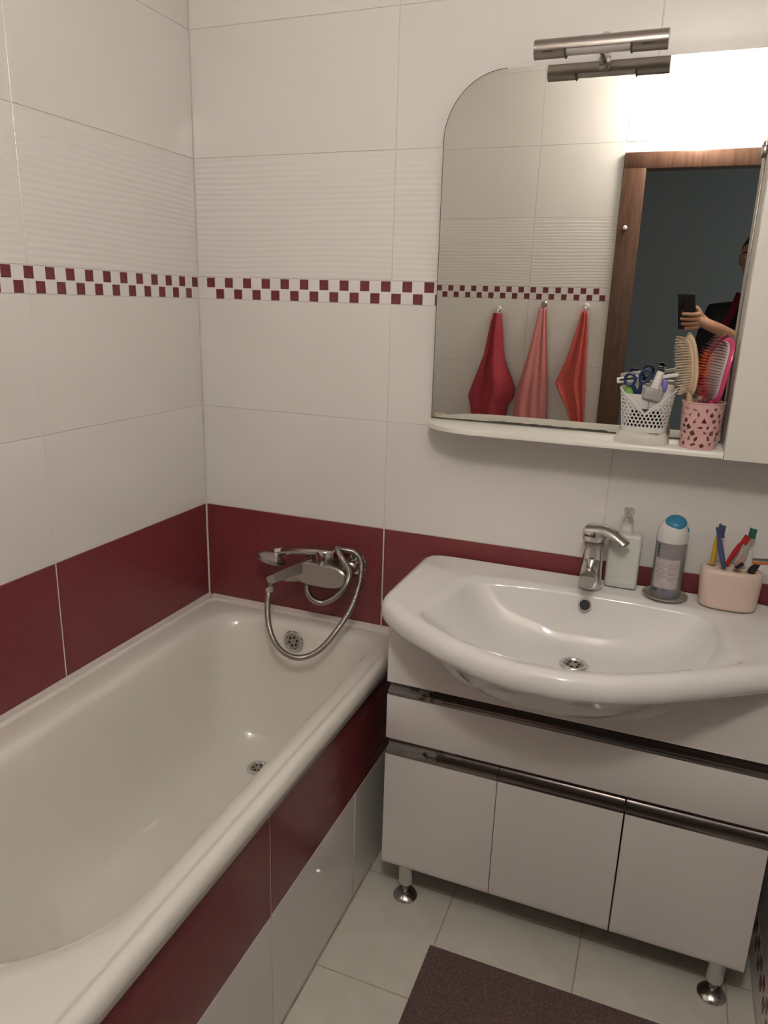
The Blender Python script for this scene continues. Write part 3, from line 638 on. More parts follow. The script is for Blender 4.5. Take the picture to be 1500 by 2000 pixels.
for k in range(60):
    x = MX0 + (MX1-MX0)*k/59
    top.append((x, MZ0 + .0022 + (.0022*abs(math.sin(k*.9))*rnd.random() if .80 < x < 1.22 else 0) + (.002 if .9 < x < 1.18 else 0)))
part('worn_silvering', slab([(x, MZ0) for x, _ in top] + top[::-1], -0.0003, -0.0006), M_edge, mir, label='dark worn silvering along the lower edge', smooth=False)
part('sticker', slab([(.742, 1.2975), (.773, 1.2955), (.773, 1.3030), (.742, 1.3035)], -0.0003, -0.0007), M_sticker, mir, label='tiny cream sticker in the corner', smooth=False)
part('sticker_mark', slab([(.745, 1.2995), (.770, 1.2985), (.770, 1.3000), (.745, 1.3015)], -0.0008, -0.0010), plain('olive_print', (.20, .16, .06), .6), mir, smooth=False)
SYF = -0.155
so = [(0.733, -.001), (0.733, -.030)] + [(0.733+.150-.150*math.cos(t), -.030-.125*math.sin(t)) for t in (PI/2*k/16 for k in range(1, 17))] + [(1.4395, SYF), (1.4395, -.001)]
def shelf_rings(ins): return [(x+(ins if x < 1.4 else 0)*(1 if x < .9 else .0), y+(ins if y < -.01 else 0)) for x, y in so]
part('shelf', MB().loft([[(x, y, 1.2740) for x, y in shelf_rings(.002)], [(x, y, 1.2755) for x, y in so], [(x, y, 1.2860) for x, y in so], [(x, y, 1.2885) for x, y in shelf_rings(.0025)]]), M_laq_cab, unit, ang=50, label='white shelf with a rounded end')
cb_ = part('side_cabinet', MB().box(1.4400, 1.4560, SYF+.018, -.001, 1.274, 2.100).box(1.456, 1.664, -.017, -.001, 1.274, 2.1).box(1.650, 1.664, SYF+.018, -.017, 1.274, 2.1).box(1.456, 1.650, SYF+.018, -.017, 1.274, 1.290).box(1.456, 1.650, SYF+.018, -.017, 2.084, 2.10), M_laq_cab, unit, smooth=False)
part('cabinet_door', MB().rbox(1.4405, 1.664, SYF-.001, SYF+.017, 1.2735, 2.100, .002), M_laq_cab, cb_)
part('edge_strip', MB().rbox(1.4365, 1.4398, -.030, -.0235, 1.2895, 1.905, .0015), M_chrome_d, unit, label='clear shiny edge strip between mirror and side cabinet')
part('clip', MB().rbox(1.4300, 1.4399, -.050, -.0275, 1.897, 1.915, .003).lathe([(0, 0), (.006, 0), (.006, .008), (0, .010)], (1.436, -.046, 1.914), 12), M_chrome_d, unit, label='small metal clip')
# lamp bar on the mirror's top edge
LB = (1.090, -0.116, 2.106)
bar = thing('mirror_light', 'unlit brushed-metal tube light over the mirror', 'light', (LB[0], LB[1], 2.08))
def arc_shell(x0, x1, a0, a1, r, t=.0015, n=20):
    ring = [(r*math.cos(A(a0+(a1-a0)*i/n)), r*math.sin(A(a0+(a1-a0)*i/n))) for i in range(n+1)] + [((r-t)*math.cos(A(a1+(a0-a1)*i/n)), (r-t)*math.sin(A(a1+(a0-a1)*i/n))) for i in range(n+1)]
    return MB().loft([[(x, LB[1]+a, LB[2]+b) for a, b in ring] for x in (x0, x1)])
RB = .0188; X0, X1 = .9580, 1.2210; W0, W1 = 1.020, 1.155
# angles: 0 = towards wall (+y), 90 = up, 180 = towards room, 270 = down
part('tube', arc_shell(X0, W0, 0, 359.9, RB, n=36), M_steel_d, bar, ang=25)
part('tube', arc_shell(W1, X1, 0, 359.9, RB, n=36), M_steel_d, bar, ang=25)
part('tube_hood', arc_shell(W0, W1, -30, 198, RB), M_steel_d, bar, ang=25)
part('end_cap', MB().lathe([(0, 0), (RB*.99, 0), (RB*1.02, .002), (RB*.99, .004), (0, .005)], (X0+.001, LB[1], LB[2]), 28, (-1, 0, 0)), M_chrome_d, bar)
part('end_cap', MB().lathe([(0, 0), (RB*.99, 0), (RB*1.02, .002), (RB*.99, .004), (0, .005)], (X1-.001, LB[1], LB[2]), 28, (1, 0, 0)), M_chrome_d, bar)
part('glass', arc_shell(W0+.001, W1-.001, 190, 335, RB-.003, .0015), M_lglass, bar, label='frosted glass window of the light')
part('window_edge', MB().tube([(W0+.001, LB[1]+(RB+.0002)*math.cos(A(t)), LB[2]+(RB+.0002)*math.sin(A(t))) for t in range(196, 335, 8)], .0022, 6), M_edge, bar)
part('window_edge', MB().tube([(W1-.001, LB[1]+(RB+.0002)*math.cos(A(t)), LB[2]+(RB+.0002)*math.sin(A(t))) for t in range(196, 335, 8)], .0022, 6), M_edge, bar)
for xx in (.974, 1.175):
    part('slot', MB().box(xx, xx+.022, LB[1]+(RB+.0002)*math.cos(A(208))-.0003, LB[1]+(RB+.0002)*math.cos(A(208))+.001, LB[2]+RB*math.sin(A(208))-.0012, LB[2]+RB*math.sin(A(208))+.0010), M_dark, bar, smooth=False)
part('bracket', MB().rbox(1.088, 1.097, LB[1]+.018, -.020, 2.094, 2.106, .002).rbox(1.080, 1.105, -.034, -.012, 2.082, 2.1085, .003), M_chrome_d, bar)
part('mount_disc', MB().lathe([(0, 0), (.014, 0), (.014, .006), (0, .008)], (1.090, -.030, 2.140), 20, (0, -1, 0)).tube([(1.09, -.032, 2.138), (1.09, -.07, 2.13), (1.09, LB[1]+.012, LB[2]+.02)], .005, 8).box(1.082, 1.098, -.03, -.001, 2.125, 2.140), M_chrome_d, bar)

# ---------------------------------------------------------------- white basket on its milky stand
SZ = 1.2887
KX, KY = 1.268, -.094
st = single('plastic_stand', MB().loft([[(KX-.002+a*math.copysign(abs(math.cos(t))**.55, math.cos(t)), KY+b_*math.copysign(abs(math.sin(t))**.55, math.sin(t)) - (.006*math.exp(-((math.cos(t)+.1)*4)**2) if math.sin(t) < 0 else 0), SZ+z + .003*math.cos(3*t)*(z > .02)) for t in (2*PI*i/48 for i in range(48))] for a, b_, z in ((.060, .046, 0), (.0605, .047, .004), (.057, .045, .014), (.055, .043, .020), (.050, .038, .0245), (.046, .034, .0250))]), M_stand, (KX, KY, SZ), 'milky plastic block under the white basket', 'stand', ang=50)
BZ = SZ+.0245
bk = thing('storage_basket', 'white perforated plastic basket with a V-shaped front', 'basket', (KX, KY, BZ))
def _sup(t, a, b2, e=.72): return a*math.copysign(abs(math.cos(t))**e, math.cos(t)), b2*math.copysign(abs(math.sin(t))**e, math.sin(t))
_T = [2*PI*i/2000 for i in range(2001)]; _Q = [_sup(t, .053, .037) for t in _T]; _S = [0.0]
for a_, b_ in zip(_Q, _Q[1:]): _S.append(_S[-1]+math.hypot(b_[0]-a_[0], b_[1]-a_[1]))
BPER = _S[-1]
import bisect
def _inv(t):            # even steps along the outline
    s_ = (t % (2*PI))/(2*PI)*BPER; i = min(1999, max(0, bisect.bisect_left(_S, s_)-1)); return _T[i]+(_T[i+1]-_T[i])*(s_-_S[i])/max(1e-9, _S[i+1]-_S[i])
def bshape(t, z):      # plan of the basket at outline parameter t, height z
    k = z/.09; a, b2 = .049+.0105*k, .035+.006*k
    x, y = _sup(_inv(t), a, b2); return KX+x, KY+y
def btop(t):
    u = _inv(t); x, y = _sup(u, 1, 1)
    if y >= 0: return .096
    return .043 + (.096-.043)*min(1.0, abs(x-.0)**1.0*1.0)
def perforated(nu, nv, pos, top, hole):
    mb = MB(); vs_ = [pos(2*PI*i/nu, top(2*PI*i/nu)*k/nv) for k in range(nv+1) for i in range(nu)]
    fs = []
    for k in range(nv):
        for i in range(nu):
            tm = 2*PI*(i+.5)/nu; zm = top(tm)*(k+.5)/nv
            if hole(tm, zm, top(tm)): continue
            fs.append((k*nu+i, k*nu+(i+1) % nu, (k+1)*nu+(i+1) % nu, (k+1)*nu+i))
    return mb.add(vs_, fs)
def bhole(t, z, tp):
    if z < .012 or z > tp-.006: return False
    if _sup(_inv(t), 1, 1)[1] > .2 and z > .05: return False
    row = (z-.012)/.0078; r = int(row); u = (t/(2*PI))*34 + .5*(r % 2)
    du = (u-math.floor(u)-.5)*BPER/34; dz = (row-r-.5)*.0078
    return (du/.0029)**2 + (dz/.0035)**2 < 1
bm_ = part('basket_wall', perforated(408, 84, lambda t, z: (*bshape(t, z), BZ+z), btop, bhole), M_wplas, bk, ang=60)
sol = bm_.modifiers.new('thickness', 'SOLIDIFY'); sol.thickness = .0016; sol.offset = -1
part('base', MB().loft([[(*bshape(t, z), BZ+z) for t in (2*PI*i/48 for i in range(48))] for z in (0, .0025)]), M_wplas, bk)
part('rim', MB().tube([(*bshape(t, btop(t)), BZ+btop(t)) for t in (2*PI*i/120 for i in range(121))], .0017, 6), M_wplas, bk)
part('divider', MB().box(KX-.050, KX+.050, KY-.003, KY-.001, BZ+.003, BZ+.082), M_wplas, bk, smooth=False)

def item(name, mb, m, loc, label, cat, group=None): return single(name, mb, m, loc, label, cat, group)
# scissors
sx, sy, sz = KX-.026, KY+.004, BZ+.05
sc = thing('scissors', 'navy-handled scissors standing in the white basket', 'scissors', (sx, sy, sz))
def loopring(c, rx, rz_, tilt_, r=.0034):
    return MB().tube([Vector(c) + Matrix.Rotation(tilt_, 3, 'Y') @ Vector((rx*math.cos(t), 0, rz_*math.sin(t))) for t in (2*PI*i/24 for i in range(25))], r, 8)
q = loopring((sx-.016, sy-.002, sz+.064), .0115, .0125, -.2).tube([(sx-.009, sy-.002, sz+.053), (sx+.000, sy, sz+.036), (sx+.006, sy, sz+.015)], [.004, .005, .004], 8)
part('handle', q, M_navy, sc)
q = loopring((sx+.016, sy+.003, sz+.073), .0115, .0145, .35).tube([(sx+.009, sy+.003, sz+.060), (sx+.007, sy+.001, sz+.038), (sx+.006, sy, sz+.015)], [.004, .005, .004], 8)
part('handle', q, M_navy, sc)
part('blades', MB().loft([[(sx+.006+a, sy+b_, sz+z) for a, b_ in ((-w2, -.001), (w2, -.001), (w2, .001), (-w2, .001))] for z, w2 in ((.018, .005), (-.042, .001))]), M_chrome, sc, smooth=False)
# nail polish bottle
nx, ny, nz = KX+.008, KY-.004, BZ+.072
nb = thing('small_bottle', 'clear little bottle with tall white cap, leaning in the white basket', 'bottle', (nx, ny, nz))
Mn = Matrix.Translation((nx, ny, nz)) @ Matrix.Rotation(.22, 4, 'Y')
part('glass', MB().rbox(-.021, .021, -.013, .013, 0, .026, .005, 3).xf(Mn), M_clear, nb)
part('cap', MB().lathe([(0, .026), (.0105, .026), (.0080, .064), (.0068, .066), (0, .066)], (0, 0, 0), 18).xf(Mn), M_wplas, nb)
part('cap_top', MB().lathe([(0, .0655), (.0068, .0655), (.0062, .072), (0, .0725)], (0, 0, 0), 16).xf(Mn), M_black, nb)
# white pen, purple razor, jar, green bit, dark pad
pn = thing('marker_pen', 'white capped pen standing behind the little bottle', 'pen', (KX+.018, KY+.012, BZ+.04))
part('barrel', MB().tube([(KX+.010, KY+.014, BZ+.006), (KX+.018, KY+.012, BZ+.125)], .006, 12), M_wplas, pn)
part('cap', MB().tube([(KX+.018, KY+.012, BZ+.125), (KX+.020, KY+.0115, BZ+.146)], [.0066, .0060], 12), M_black, pn)
pr = thing('razor', 'violet razor with white head in the basket', 'razor', (KX+.036, KY+.006, BZ+.05))
part('handle', MB().tube(spline([(KX+.028, KY+.006, BZ+.03), (KX+.034, KY+.004, BZ+.085), (KX+.034, KY+.002, BZ+.105), (KX+.031, KY, BZ+.118)], 4), [.004, .004, .0045, .005, .006, .008, .0095, .010, .010, .0095, .0085, .007, .005], 12, flat=.7), M_purple, pr)
part('head', MB().rbox(-.024, .024, -.004, .004, -.004, .004, .0015).xf(Matrix.Translation((KX+.036, KY-.002, BZ+.126)) @ Matrix.Rotation(-.22, 4, 'Y')), M_wplas, pr)
hr = thing('razor', 'white razor head sticking out of the basket behind the scissors', 'razor', (KX-.036, KY+.018, BZ+.05))
part('handle', MB().tube([(KX-.022, KY+.014, BZ+.02), (KX-.034, KY+.017, BZ+.10)], .005, 10), M_wplas, hr)
part('head', MB().rbox(-.026, .022, -.005, .005, -.006, .008, .003).xf(Matrix.Translation((KX-.046, KY+.016, BZ+.112)) @ Matrix.Rotation(-.18, 4, 'Y')), M_wplas, hr)
part('blade', MB().rbox(-.020, .020, -.0065, -.0045, -.002, .002, .0008).xf(Matrix.Translation((KX-.046, KY+.016, BZ+.114)) @ Matrix.Rotation(-.18, 4, 'Y')), M_black, hr)
jr = thing('cosmetic_jar', 'round cream-white jar lying in the right end of the basket', 'jar', (KX+.040, KY+.012, BZ+.075))
part('jar', MB().lathe([(0, 0), (.017, 0), (.019, .003), (.019, .022), (0, .022)], (KX+.036, KY+.016, BZ+.070), 22), M_wplas, jr)
part('lid', MB().lathe([(0, .022), (.0195, .022), (.0195, .032), (.017, .035), (0, .036)], (KX+.036, KY+.016, BZ+.070), 22), M_stand, jr)
item('comb', MB().rbox(-.011, .011, -.002, .002, -.03, .024, .004).xf(Matrix.Translation((KX-.040, KY+.014, BZ+.078)) @ Matrix.Rotation(.15, 4, 'Y')), M_green, (KX-.040, KY+.014, BZ+.05), 'lime green plastic piece at the left end of the basket', 'comb')
hpad = thing('hair_elastic', 'bundle of black hair elastics in the front pocket of the basket', 'hair elastic', (KX, KY-.018, BZ+.05))
q = MB()
for k in range(7): q.tube([(KX+.002+(.036-.0012*k)*math.cos(t), KY-.0195+(.0075-.0003*k)*math.sin(t), BZ+.0075+.0066*k) for t in (2*PI*i/28 for i in range(29))], .0038, 7); q.ellipsoid((KX+.002, KY-.0195, BZ+.0075+.0066*k), (.032-.0012*k, .0065, .0034), 14, 6)
part('coil', q, M_black, hpad)
part('loose_end', MB().tube([(KX+.004, KY-.012, BZ+.052), (KX+.005, KY-.010, BZ+.070), (KX+.006, KY-.009, BZ+.088)], .0006, 5), M_black, hpad)

# ---------------------------------------------------------------- pink cup with brushes
PX, PY = 1.3875, -.108
cup = thing('brush_cup', 'pink plastic cup with irregular cut-outs, holding hairbrushes', 'cup', (PX, PY, SZ))
PR = lambda z: .0390+.0055*z/.10
polys = []; rp = random.Random(11)
for k in range(7):
    for j in range(13):
        t = (j+.5*(k % 2)+.20*rp.uniform(-1, 1))/13*2*PI; z = .011+.0128*k+.0018*rp.uniform(-1, 1)
        n = rp.choice((3, 4, 4)); a0 = rp.uniform(0, PI); r = rp.uniform(.0058, .0078); s = rp.choice((.45, .7, .95)); th = rp.uniform(0, PI)
        P = []
        for i in range(n):
            aa = a0+2*PI*i/n; u, v = r*math.cos(aa), s*r*math.sin(aa)
            P.append((u*math.cos(th)-v*math.sin(th), u*math.sin(th)+v*math.cos(th)))
        polys.append((t, z, P))
def chole(t, z, tp):
    for t0, z0, P in polys:
        dz = z-z0
        if abs(dz) > .009: continue
        dt = (t-t0+PI) % (2*PI)-PI; du = dt*.042
        if abs(du) > .009: continue
        ins = True; n = len(P); sg = 0
        for i in range(n):
            (x1, y1), (x2, y2) = P[i], P[(i+1) % n]
            c = (x2-x1)*(dz-y1)-(y2-y1)*(du-x1)
            if sg == 0: sg = 1 if c > 0 else -1
            elif c*sg < 0: ins = False; break
        if ins and .004 < z < .094: return True
    return False
cw = part('cup_wall', perforated(300, 110, lambda t, z: (PX+PR(z)*math.cos(t), PY+PR(z)*math.sin(t), SZ+z), lambda t: .101, chole), M_pink, cup, ang=60)
sol = cw.modifiers.new('thickness', 'SOLIDIFY'); sol.thickness = .0016; sol.offset = -1
part('base', MB().lathe([(0, 0), (.0390, 0), (.0390, .002), (0, .002)], (PX, PY, SZ), 36), M_pink, cup)
part('rim', MB().tube([(PX+PR(.101)*math.cos(t), PY+PR(.101)*math.sin(t), SZ+.101) for t in (2*PI*i/48 for i in range(49))], .0016, 6), M_pink, cup)
def brush_frame(base, axis, face):
    d = Vector(axis).normalized(); f = Vector(face); f = (f-d*f.dot(d)).normalized(); s = d.cross(f).normalized()
    return Vector(base), d, f, s
def head_rings(b, d, f, s, L0, L1, wmax, thick, back, n=14, seg=20, pw=.50, curve=0.0):
    rings = []
    for k in range(n+1):
        t = .5-.5*math.cos(PI*k/n); ww = wmax*max(.02, (1-abs(2*t-1)**2.4))**pw; h = L0+(L1-L0)*t
        th = thick*max(.05, 1-abs(2*t-1)**5)**.5; cv = curve*(1-(2*t-1)**2)
        rings.append([b+d*h + s*ww*math.cos(a) + f*(th*math.sin(a)+back-cv) for a in (2*PI*i/seg for i in range(seg))])
    return rings
def hairbrush(name, label, base, axis, face, L0, L1, wmax, m_body, m_pad, bristle_sets, blen, handle_r, curve=0):
    b, d, f, s = brush_frame(base, axis, face)
    t = thing(name, label, 'hairbrush', tuple(b), 'hairbrushes in the pink cup')
    part('handle', MB().tube([b, b+d*(L0*.5), b+d*(L0+.012)], [handle_r*.9, handle_r, handle_r*.9], 12), m_body, t)
    part('head', MB().loft(head_rings(b, d, f, s, L0, L1, wmax, .0078, -.003, curve=curve)), m_body, t)
    part('pad', MB().loft(head_rings(b, d, f, s, L0+.008, L1-.008, wmax*.80, .0045, .0035, curve=curve)), m_pad, t)
    mbs = [MB() for _ in bristle_sets]; rows = 21; rb = random.Random(5)
    for i in range(rows):
        tt = (i+.5)/rows; cols_ = 9; ww = wmax*.74*max(.05, 1-abs(2*tt-1)**2.4)**.6; cv = curve*(1-(2*tt-1)**2)
        for j in range(cols_):
            uu = (2*(j+.5)/cols_-1)
            o = b+d*(L0+.010+(L1-L0-.020)*tt)+s*ww*uu+f*(.006-cv)
            dr_ = (f + d*(.55*(tt-.5)) + s*.35*uu + Vector((rb.uniform(-.07, .07), rb.uniform(-.07, .07), rb.uniform(-.07, .07)))).normalized()
            for q_, (m_, fn) in enumerate(bristle_sets):
                if fn(tt, uu): mbs[q_].tube([o, o+dr_*blen*rb.uniform(.92, 1.05)], [.0008, .0006], 4); break
    for q_, (m_, fn) in enumerate(bristle_sets):
        if mbs[q_].v: part('bristles', mbs[q_], m_, t, kind='stuff')
    return t
hairbrush('hairbrush', 'pale wooden hairbrush with cream bristles in the pink cup', (1.371, -.100, SZ+.010), (-.15, .05, 1), (-1, -.42, .08), .100, .235, .030, M_brushwood, M_pad, [(M_bris, lambda a, c: True)], .021, .0075, .004)
hairbrush('hairbrush', 'hot pink hairbrush with orange and red bristles in the pink cup', (1.392, -.112, SZ+.010), (.118, .03, 1), (-1, -.80, .22), .088, .232, .036, M_hot, M_greypad,
          [(M_orange, lambda a, c: .40 < a < .74 and c < .1), (M_redb, lambda a, c: a <= .40 and c < .2), (M_plum, lambda a, c: True)], .020, .008, -.012)
tn = thing('cosmetic_tin', 'small silver-lidded pot inside the pink cup', 'tin', (PX, PY+.004, SZ+.07))
part('pot', MB().lathe([(0, 0), (.015, 0), (.015, .030), (0, .030)], (PX-.001, PY+.010, SZ+.070), 22), M_clear, tn)
part('lid', MB().lathe([(0, .030), (.0165, .030), (.0165, .042), (.015, .044), (0, .044)], (PX-.001, PY+.010, SZ+.070), 22), M_chrome, tn)

# ---------------------------------------------------------------- bath mixer with hand shower
mx = thing('bath_mixer', 'chrome bath mixer tap on the burgundy tiles', 'tap', (0.44, 0, 0.82))
def oval(cx, cz, a, b2, y, n=36, e=.62):
    return [(cx+a*math.copysign(abs(math.cos(t))**e, math.cos(t)), y, cz+b2*math.copysign(abs(math.sin(t))**.8, math.sin(t))) for t in (2*PI*i/n for i in range(n))]
part('body', MB().loft([oval(.448, .826, .080, .034, -.040), oval(.448, .826, .084, .036, -.055), oval(.448, .824, .085, .0365, -.095), oval(.448, .824, .083, .0345, -.106), oval(.448, .824, .078, .031, -.110)]), M_chrome_d, mx, ang=30)
part('wall_flange', MB().lathe([(0, 0), (.032, 0), (.032, .006), (.018, .014), (.016, .045), (0, .045)], (.385, 0, .830), 24, (0, -1, 0)), M_chrome, mx)
part('wall_flange', MB().lathe([(0, 0), (.032, 0), (.032, .006), (.018, .014), (.016, .045), (0, .045)], (.520, 0, .838), 24, (0, -1, 0)), M_chrome, mx)
part('spout', MB().loft([[(x, y+sy_*.016, z+sz_*h) for sy_, sz_ in ((-1, -1), (1, -1), (1, 1), (-1, 1))] for x, y, z, h in ((.400, -.085, .815, .018), (.352, -.098, .806, .013), (.338, -.100, .802, .010))]), M_chrome_d, mx, ang=20)
lv = part('lever_base', MB().lathe([(0, 0), (.0255, 0), (.0255, .038), (.023, .042), (0, .042)], (.455, -.085, .855), 28), M_chrome, mx)
part('lever', MB().loft([[(x, -.085+dy*w2, z+dz) for dy, dz in ((-1, -.004), (1, -.004), (1, .004), (-1, .004))] for x, z, w2 in ((.482, .898, .018), (.430, .896, .019), (.340, .884, .016), (.318, .878, .013))]), M_chrome, mx, ang=20)
hs = thing('hand_shower', 'chrome hand shower resting left of the bath mixer', 'shower head', (.30, -.10, .80))
hd = part('head', MB().lathe([(0, 0), (.040, .0), (.044, .004), (.043, .012), (.032, .022), (.014, .030), (0, .031)], (.283, -.095, .838), 30, (.25, .25, 1)), M_chrome_d, hs, label='round shower head facing down')
part('spray_plate', MB().lathe([(0, -.002), (.034, -.002), (.036, .001), (0, .001)], (.283, -.095, .838), 26, (.25, .25, 1)), M_greypad, hd)
part('neck', MB().tube(spline([(.295, -.085, .866), (.345, -.075, .874), (.40, -.065, .874), (.44, -.055, .878)], 5), [.012]*5+[.010]*11, 12), M_chrome, hs)
part('handle', MB().loft([[(Vector(c)+Vector((.62, .0, .35)).normalized()*a*w2+Vector((-.25, -.2, .9)).normalized()*b_*w2)[:] for a, b_ in ((-1, -1), (1, -1), (1, 1), (-1, 1))] for c, w2 in (((.405, -.088, .840), .017), ((.365, -.125, .828), .016), ((.333, -.160, .815), .0135), ((.325, -.168, .812), .0125))]), M_chrome_d, hs, ang=20)
part('hose_nut', MB().lathe([(0, 0), (.0105, 0), (.012, .003), (.012, .020), (.0095, .026), (0, .026)], (.318, -.164, .776), 16, (.15, -.02, 1)), M_chrome, hs)
hose = thing('shower_hose', 'looped ribbed metal shower hose hanging into the bath', 'hose', (.45, -.09, .80))
hpth = spline([(.400, -.085, .795), (.400, -.088, .765), (.418, -.092, .742), (.455, -.095, .738), (.500, -.098, .768), (.531, -.098, .812), (.535, -.095, .848), (.515, -.090, .874), (.485, -.060, .886), (.470, -.035, .886),
               (.490, -.024, .882), (.525, -.030, .880), (.551, -.045, .858), (.560, -.075, .810), (.548, -.105, .742), (.520, -.135, .682), (.480, -.155, .625), (.432, -.165, .592), (.385, -.170, .588), (.345, -.172, .613), (.322, -.172, .660), (.314, -.170, .720), (.317, -.165, .778)], 22)
dense = spline(hpth, 3)
part('ribbed_tube', MB().tube(dense, [.0088 if i % 4 < 2 else .0078 for i in range(len(dense))], 10), M_chrome_d, hose, ang=80)

# ---------------------------------------------------------------- rug
rugx0, rugx1, rugy0, rugy1 = .922, 1.560, -1.30, -.419
rug = thing('bath_rug', 'dark brown ribbed rug on the floor before the vanity', 'rug', ((rugx0+rugx1)/2, (rugy0+rugy1)/2, 0))
part('backing', MB().rbox(rugx0, rugx1, rugy0, rugy1, .0005, .006, .002), M_rug, rug)
q = MB(); nr = 74; nx_ = 64
zz = lambda i, k: .0062+.0022*abs(math.sin(i*PI/2+.7))*(1 if k % 2 else .45)
vs_ = []; fs = []
nu, nv = 128, 176
for k in range(nv+1):
    for i in range(nu+1):
        x = rugx0+.003+(rugx1-rugx0-.006)*i/nu; y = rugy0+.003+(rugy1-rugy0-.006)*k/nv
        vs_.append((x, y, .0058+.0026*((i+ (k//2 % 2)*2) % 4 < 2)*(.6+.4*(k % 2))))
for k in range(nv):
    for i in range(nu): a = k*(nu+1)+i; fs.append((a, a+1, a+nu+2, a+nu+1))
part('pile', q.add(vs_, fs), M_rug, rug, kind='stuff', ang=180)

# ---------------------------------------------------------------- towels on hooks on the door wall
def towel(x, z, pts_l, pts_r, m, label, seed):
    """pts_l / pts_r : list of (z, x) edges; hangs from one point with deep folds"""
    t = single('towel', MB(), m, (x, RY+.03, z), label, 'towel', 'towels hanging on the door wall')
    rn = random.Random(seed); nz_, nu_ = 40, 44; mb = MB(); rings = []
    f = lambda P, zz_: next((a[1]+(b2[1]-a[1])*(a[0]-zz_)/(a[0]-b2[0]) for a, b2 in zip(P, P[1:]) if b2[0] <= zz_ <= a[0]), P[-1][1])
    ztop = pts_l[0][0]; zb = min(pts_l[-1][0], pts_r[-1][0]); ph = [rn.uniform(0, 6) for _ in range(4)]
    for k in range(nz_+1):
        z_ = ztop+(zb-ztop)*k/nz_; l, r = f(pts_l, z_), f(pts_r, z_); a = min(1, .25+k/nz_*1.4); fold = .021*a
        front = []; back = []
        for i in range(nu_+1):
            u = i/nu_; xx = l+(r-l)*u
            yy = fold*(math.sin(u*11+ph[0])*.6+math.sin(u*19+ph[1]+z_*4)*.35+math.sin(u*5+ph[2]))
            env = math.sin(PI*min(max(u, .0), 1))**.5
            front.append((xx, RY+.034+.022*env*a+yy*env, z_)); back.append((xx, RY+.010+.004*env, z_))
        rings.append(front+back[::-1])
    mb.loft(rings); t.data = mesh_of('towel', mb, m, (x, RY+.03, z), True, 180)
    return t
def hook(x, z, m, label):
    h = thing('wall_hook', label, 'hook', (x, RY, z), 'towel hooks on the door wall')
    part('plate', MB().lathe([(0, 0), (.014, 0), (.014, .005), (.010, .009), (0, .010)], (x, RY, z+.02), 18, (0, 1, 0)), m, h)
    part('prong', MB().tube(spline([(x, RY+.008, z+.018), (x, RY+.026, z+.006), (x, RY+.036, z+.002), (x, RY+.044, z+.014)], 4), .0035, 8), m, h)
towel(.455, 1.49, [(1.505, .436), (1.46, .425), (1.30, .400), (1.09, .330), (1.03, .345), (.93, .36)], [(1.505, .474), (1.46, .480), (1.28, .505), (1.14, .568), (1.09, .565), (1.05, .535), (.93, .53)], M_tow1, 'crimson towel, darkest of the three on the door wall', 1)
towel(.680, 1.52, [(1.535, .662), (1.48, .655), (1.30, .622), (1.14, .584), (1.10, .578), (.88, .56)], [(1.535, .695), (1.48, .700), (1.2, .728), (.88, .745)], M_tow2, 'pale pink towel in the middle of the three', 2)
towel(.885, 1.515, [(1.530, .864), (1.46, .852), (1.30, .812), (1.185, .770), (1.15, .785), (1.06, .835), (.95, .875), (.90, .885)], [(1.530, .890), (1.46, .900), (1.2, .912), (1.0, .925), (.90, .925)], M_tow3, 'coral red towel nearest the door frame', 3)
hook(.455, 1.505, M_pump, 'pale hook holding the crimson towel'); hook(.680, 1.535, M_chrome_d, 'dark metal hook holding the pale pink towel'); hook(.880, 1.530, M_wplas, 'white hook holding the coral towel')

# ---------------------------------------------------------------- the person with the phone, standing in the doorway
def skin_mesh(verts, edges, radii, levels=2, root=0):
    me = bpy.data.meshes.new('tmp'); me.from_pydata(verts, edges, []); o = bpy.data.objects.new('tmp', me); C.objects.link(o)
    md = o.modifiers.new('s', 'SKIN'); md.use_smooth_shade = True
    for i, v in enumerate(me.skin_vertices[0].data): v.radius = radii[i] if isinstance(radii[i], tuple) else (radii[i], radii[i]); v.use_root = (i == root)
    if levels: sd_ = o.modifiers.new('d', 'SUBSURF'); sd_.levels = levels; sd_.render_levels = levels
    bpy.context.view_layer.update(); dg = bpy.context.evaluated_depsgraph_get()
    em = o.evaluated_get(dg).to_mesh(); out = MB(); out.add([v.co[:] for v in em.vertices], [tuple(p.vertices) for p in em.polygons])
    o.evaluated_get(dg).to_mesh_clear(); bpy.data.objects.remove(o); bpy.data.meshes.remove(me); return out
def chain(pts, rad, levels=2): return skin_mesh(pts, [(i, i+1) for i in range(len(pts)-1)], rad, levels)
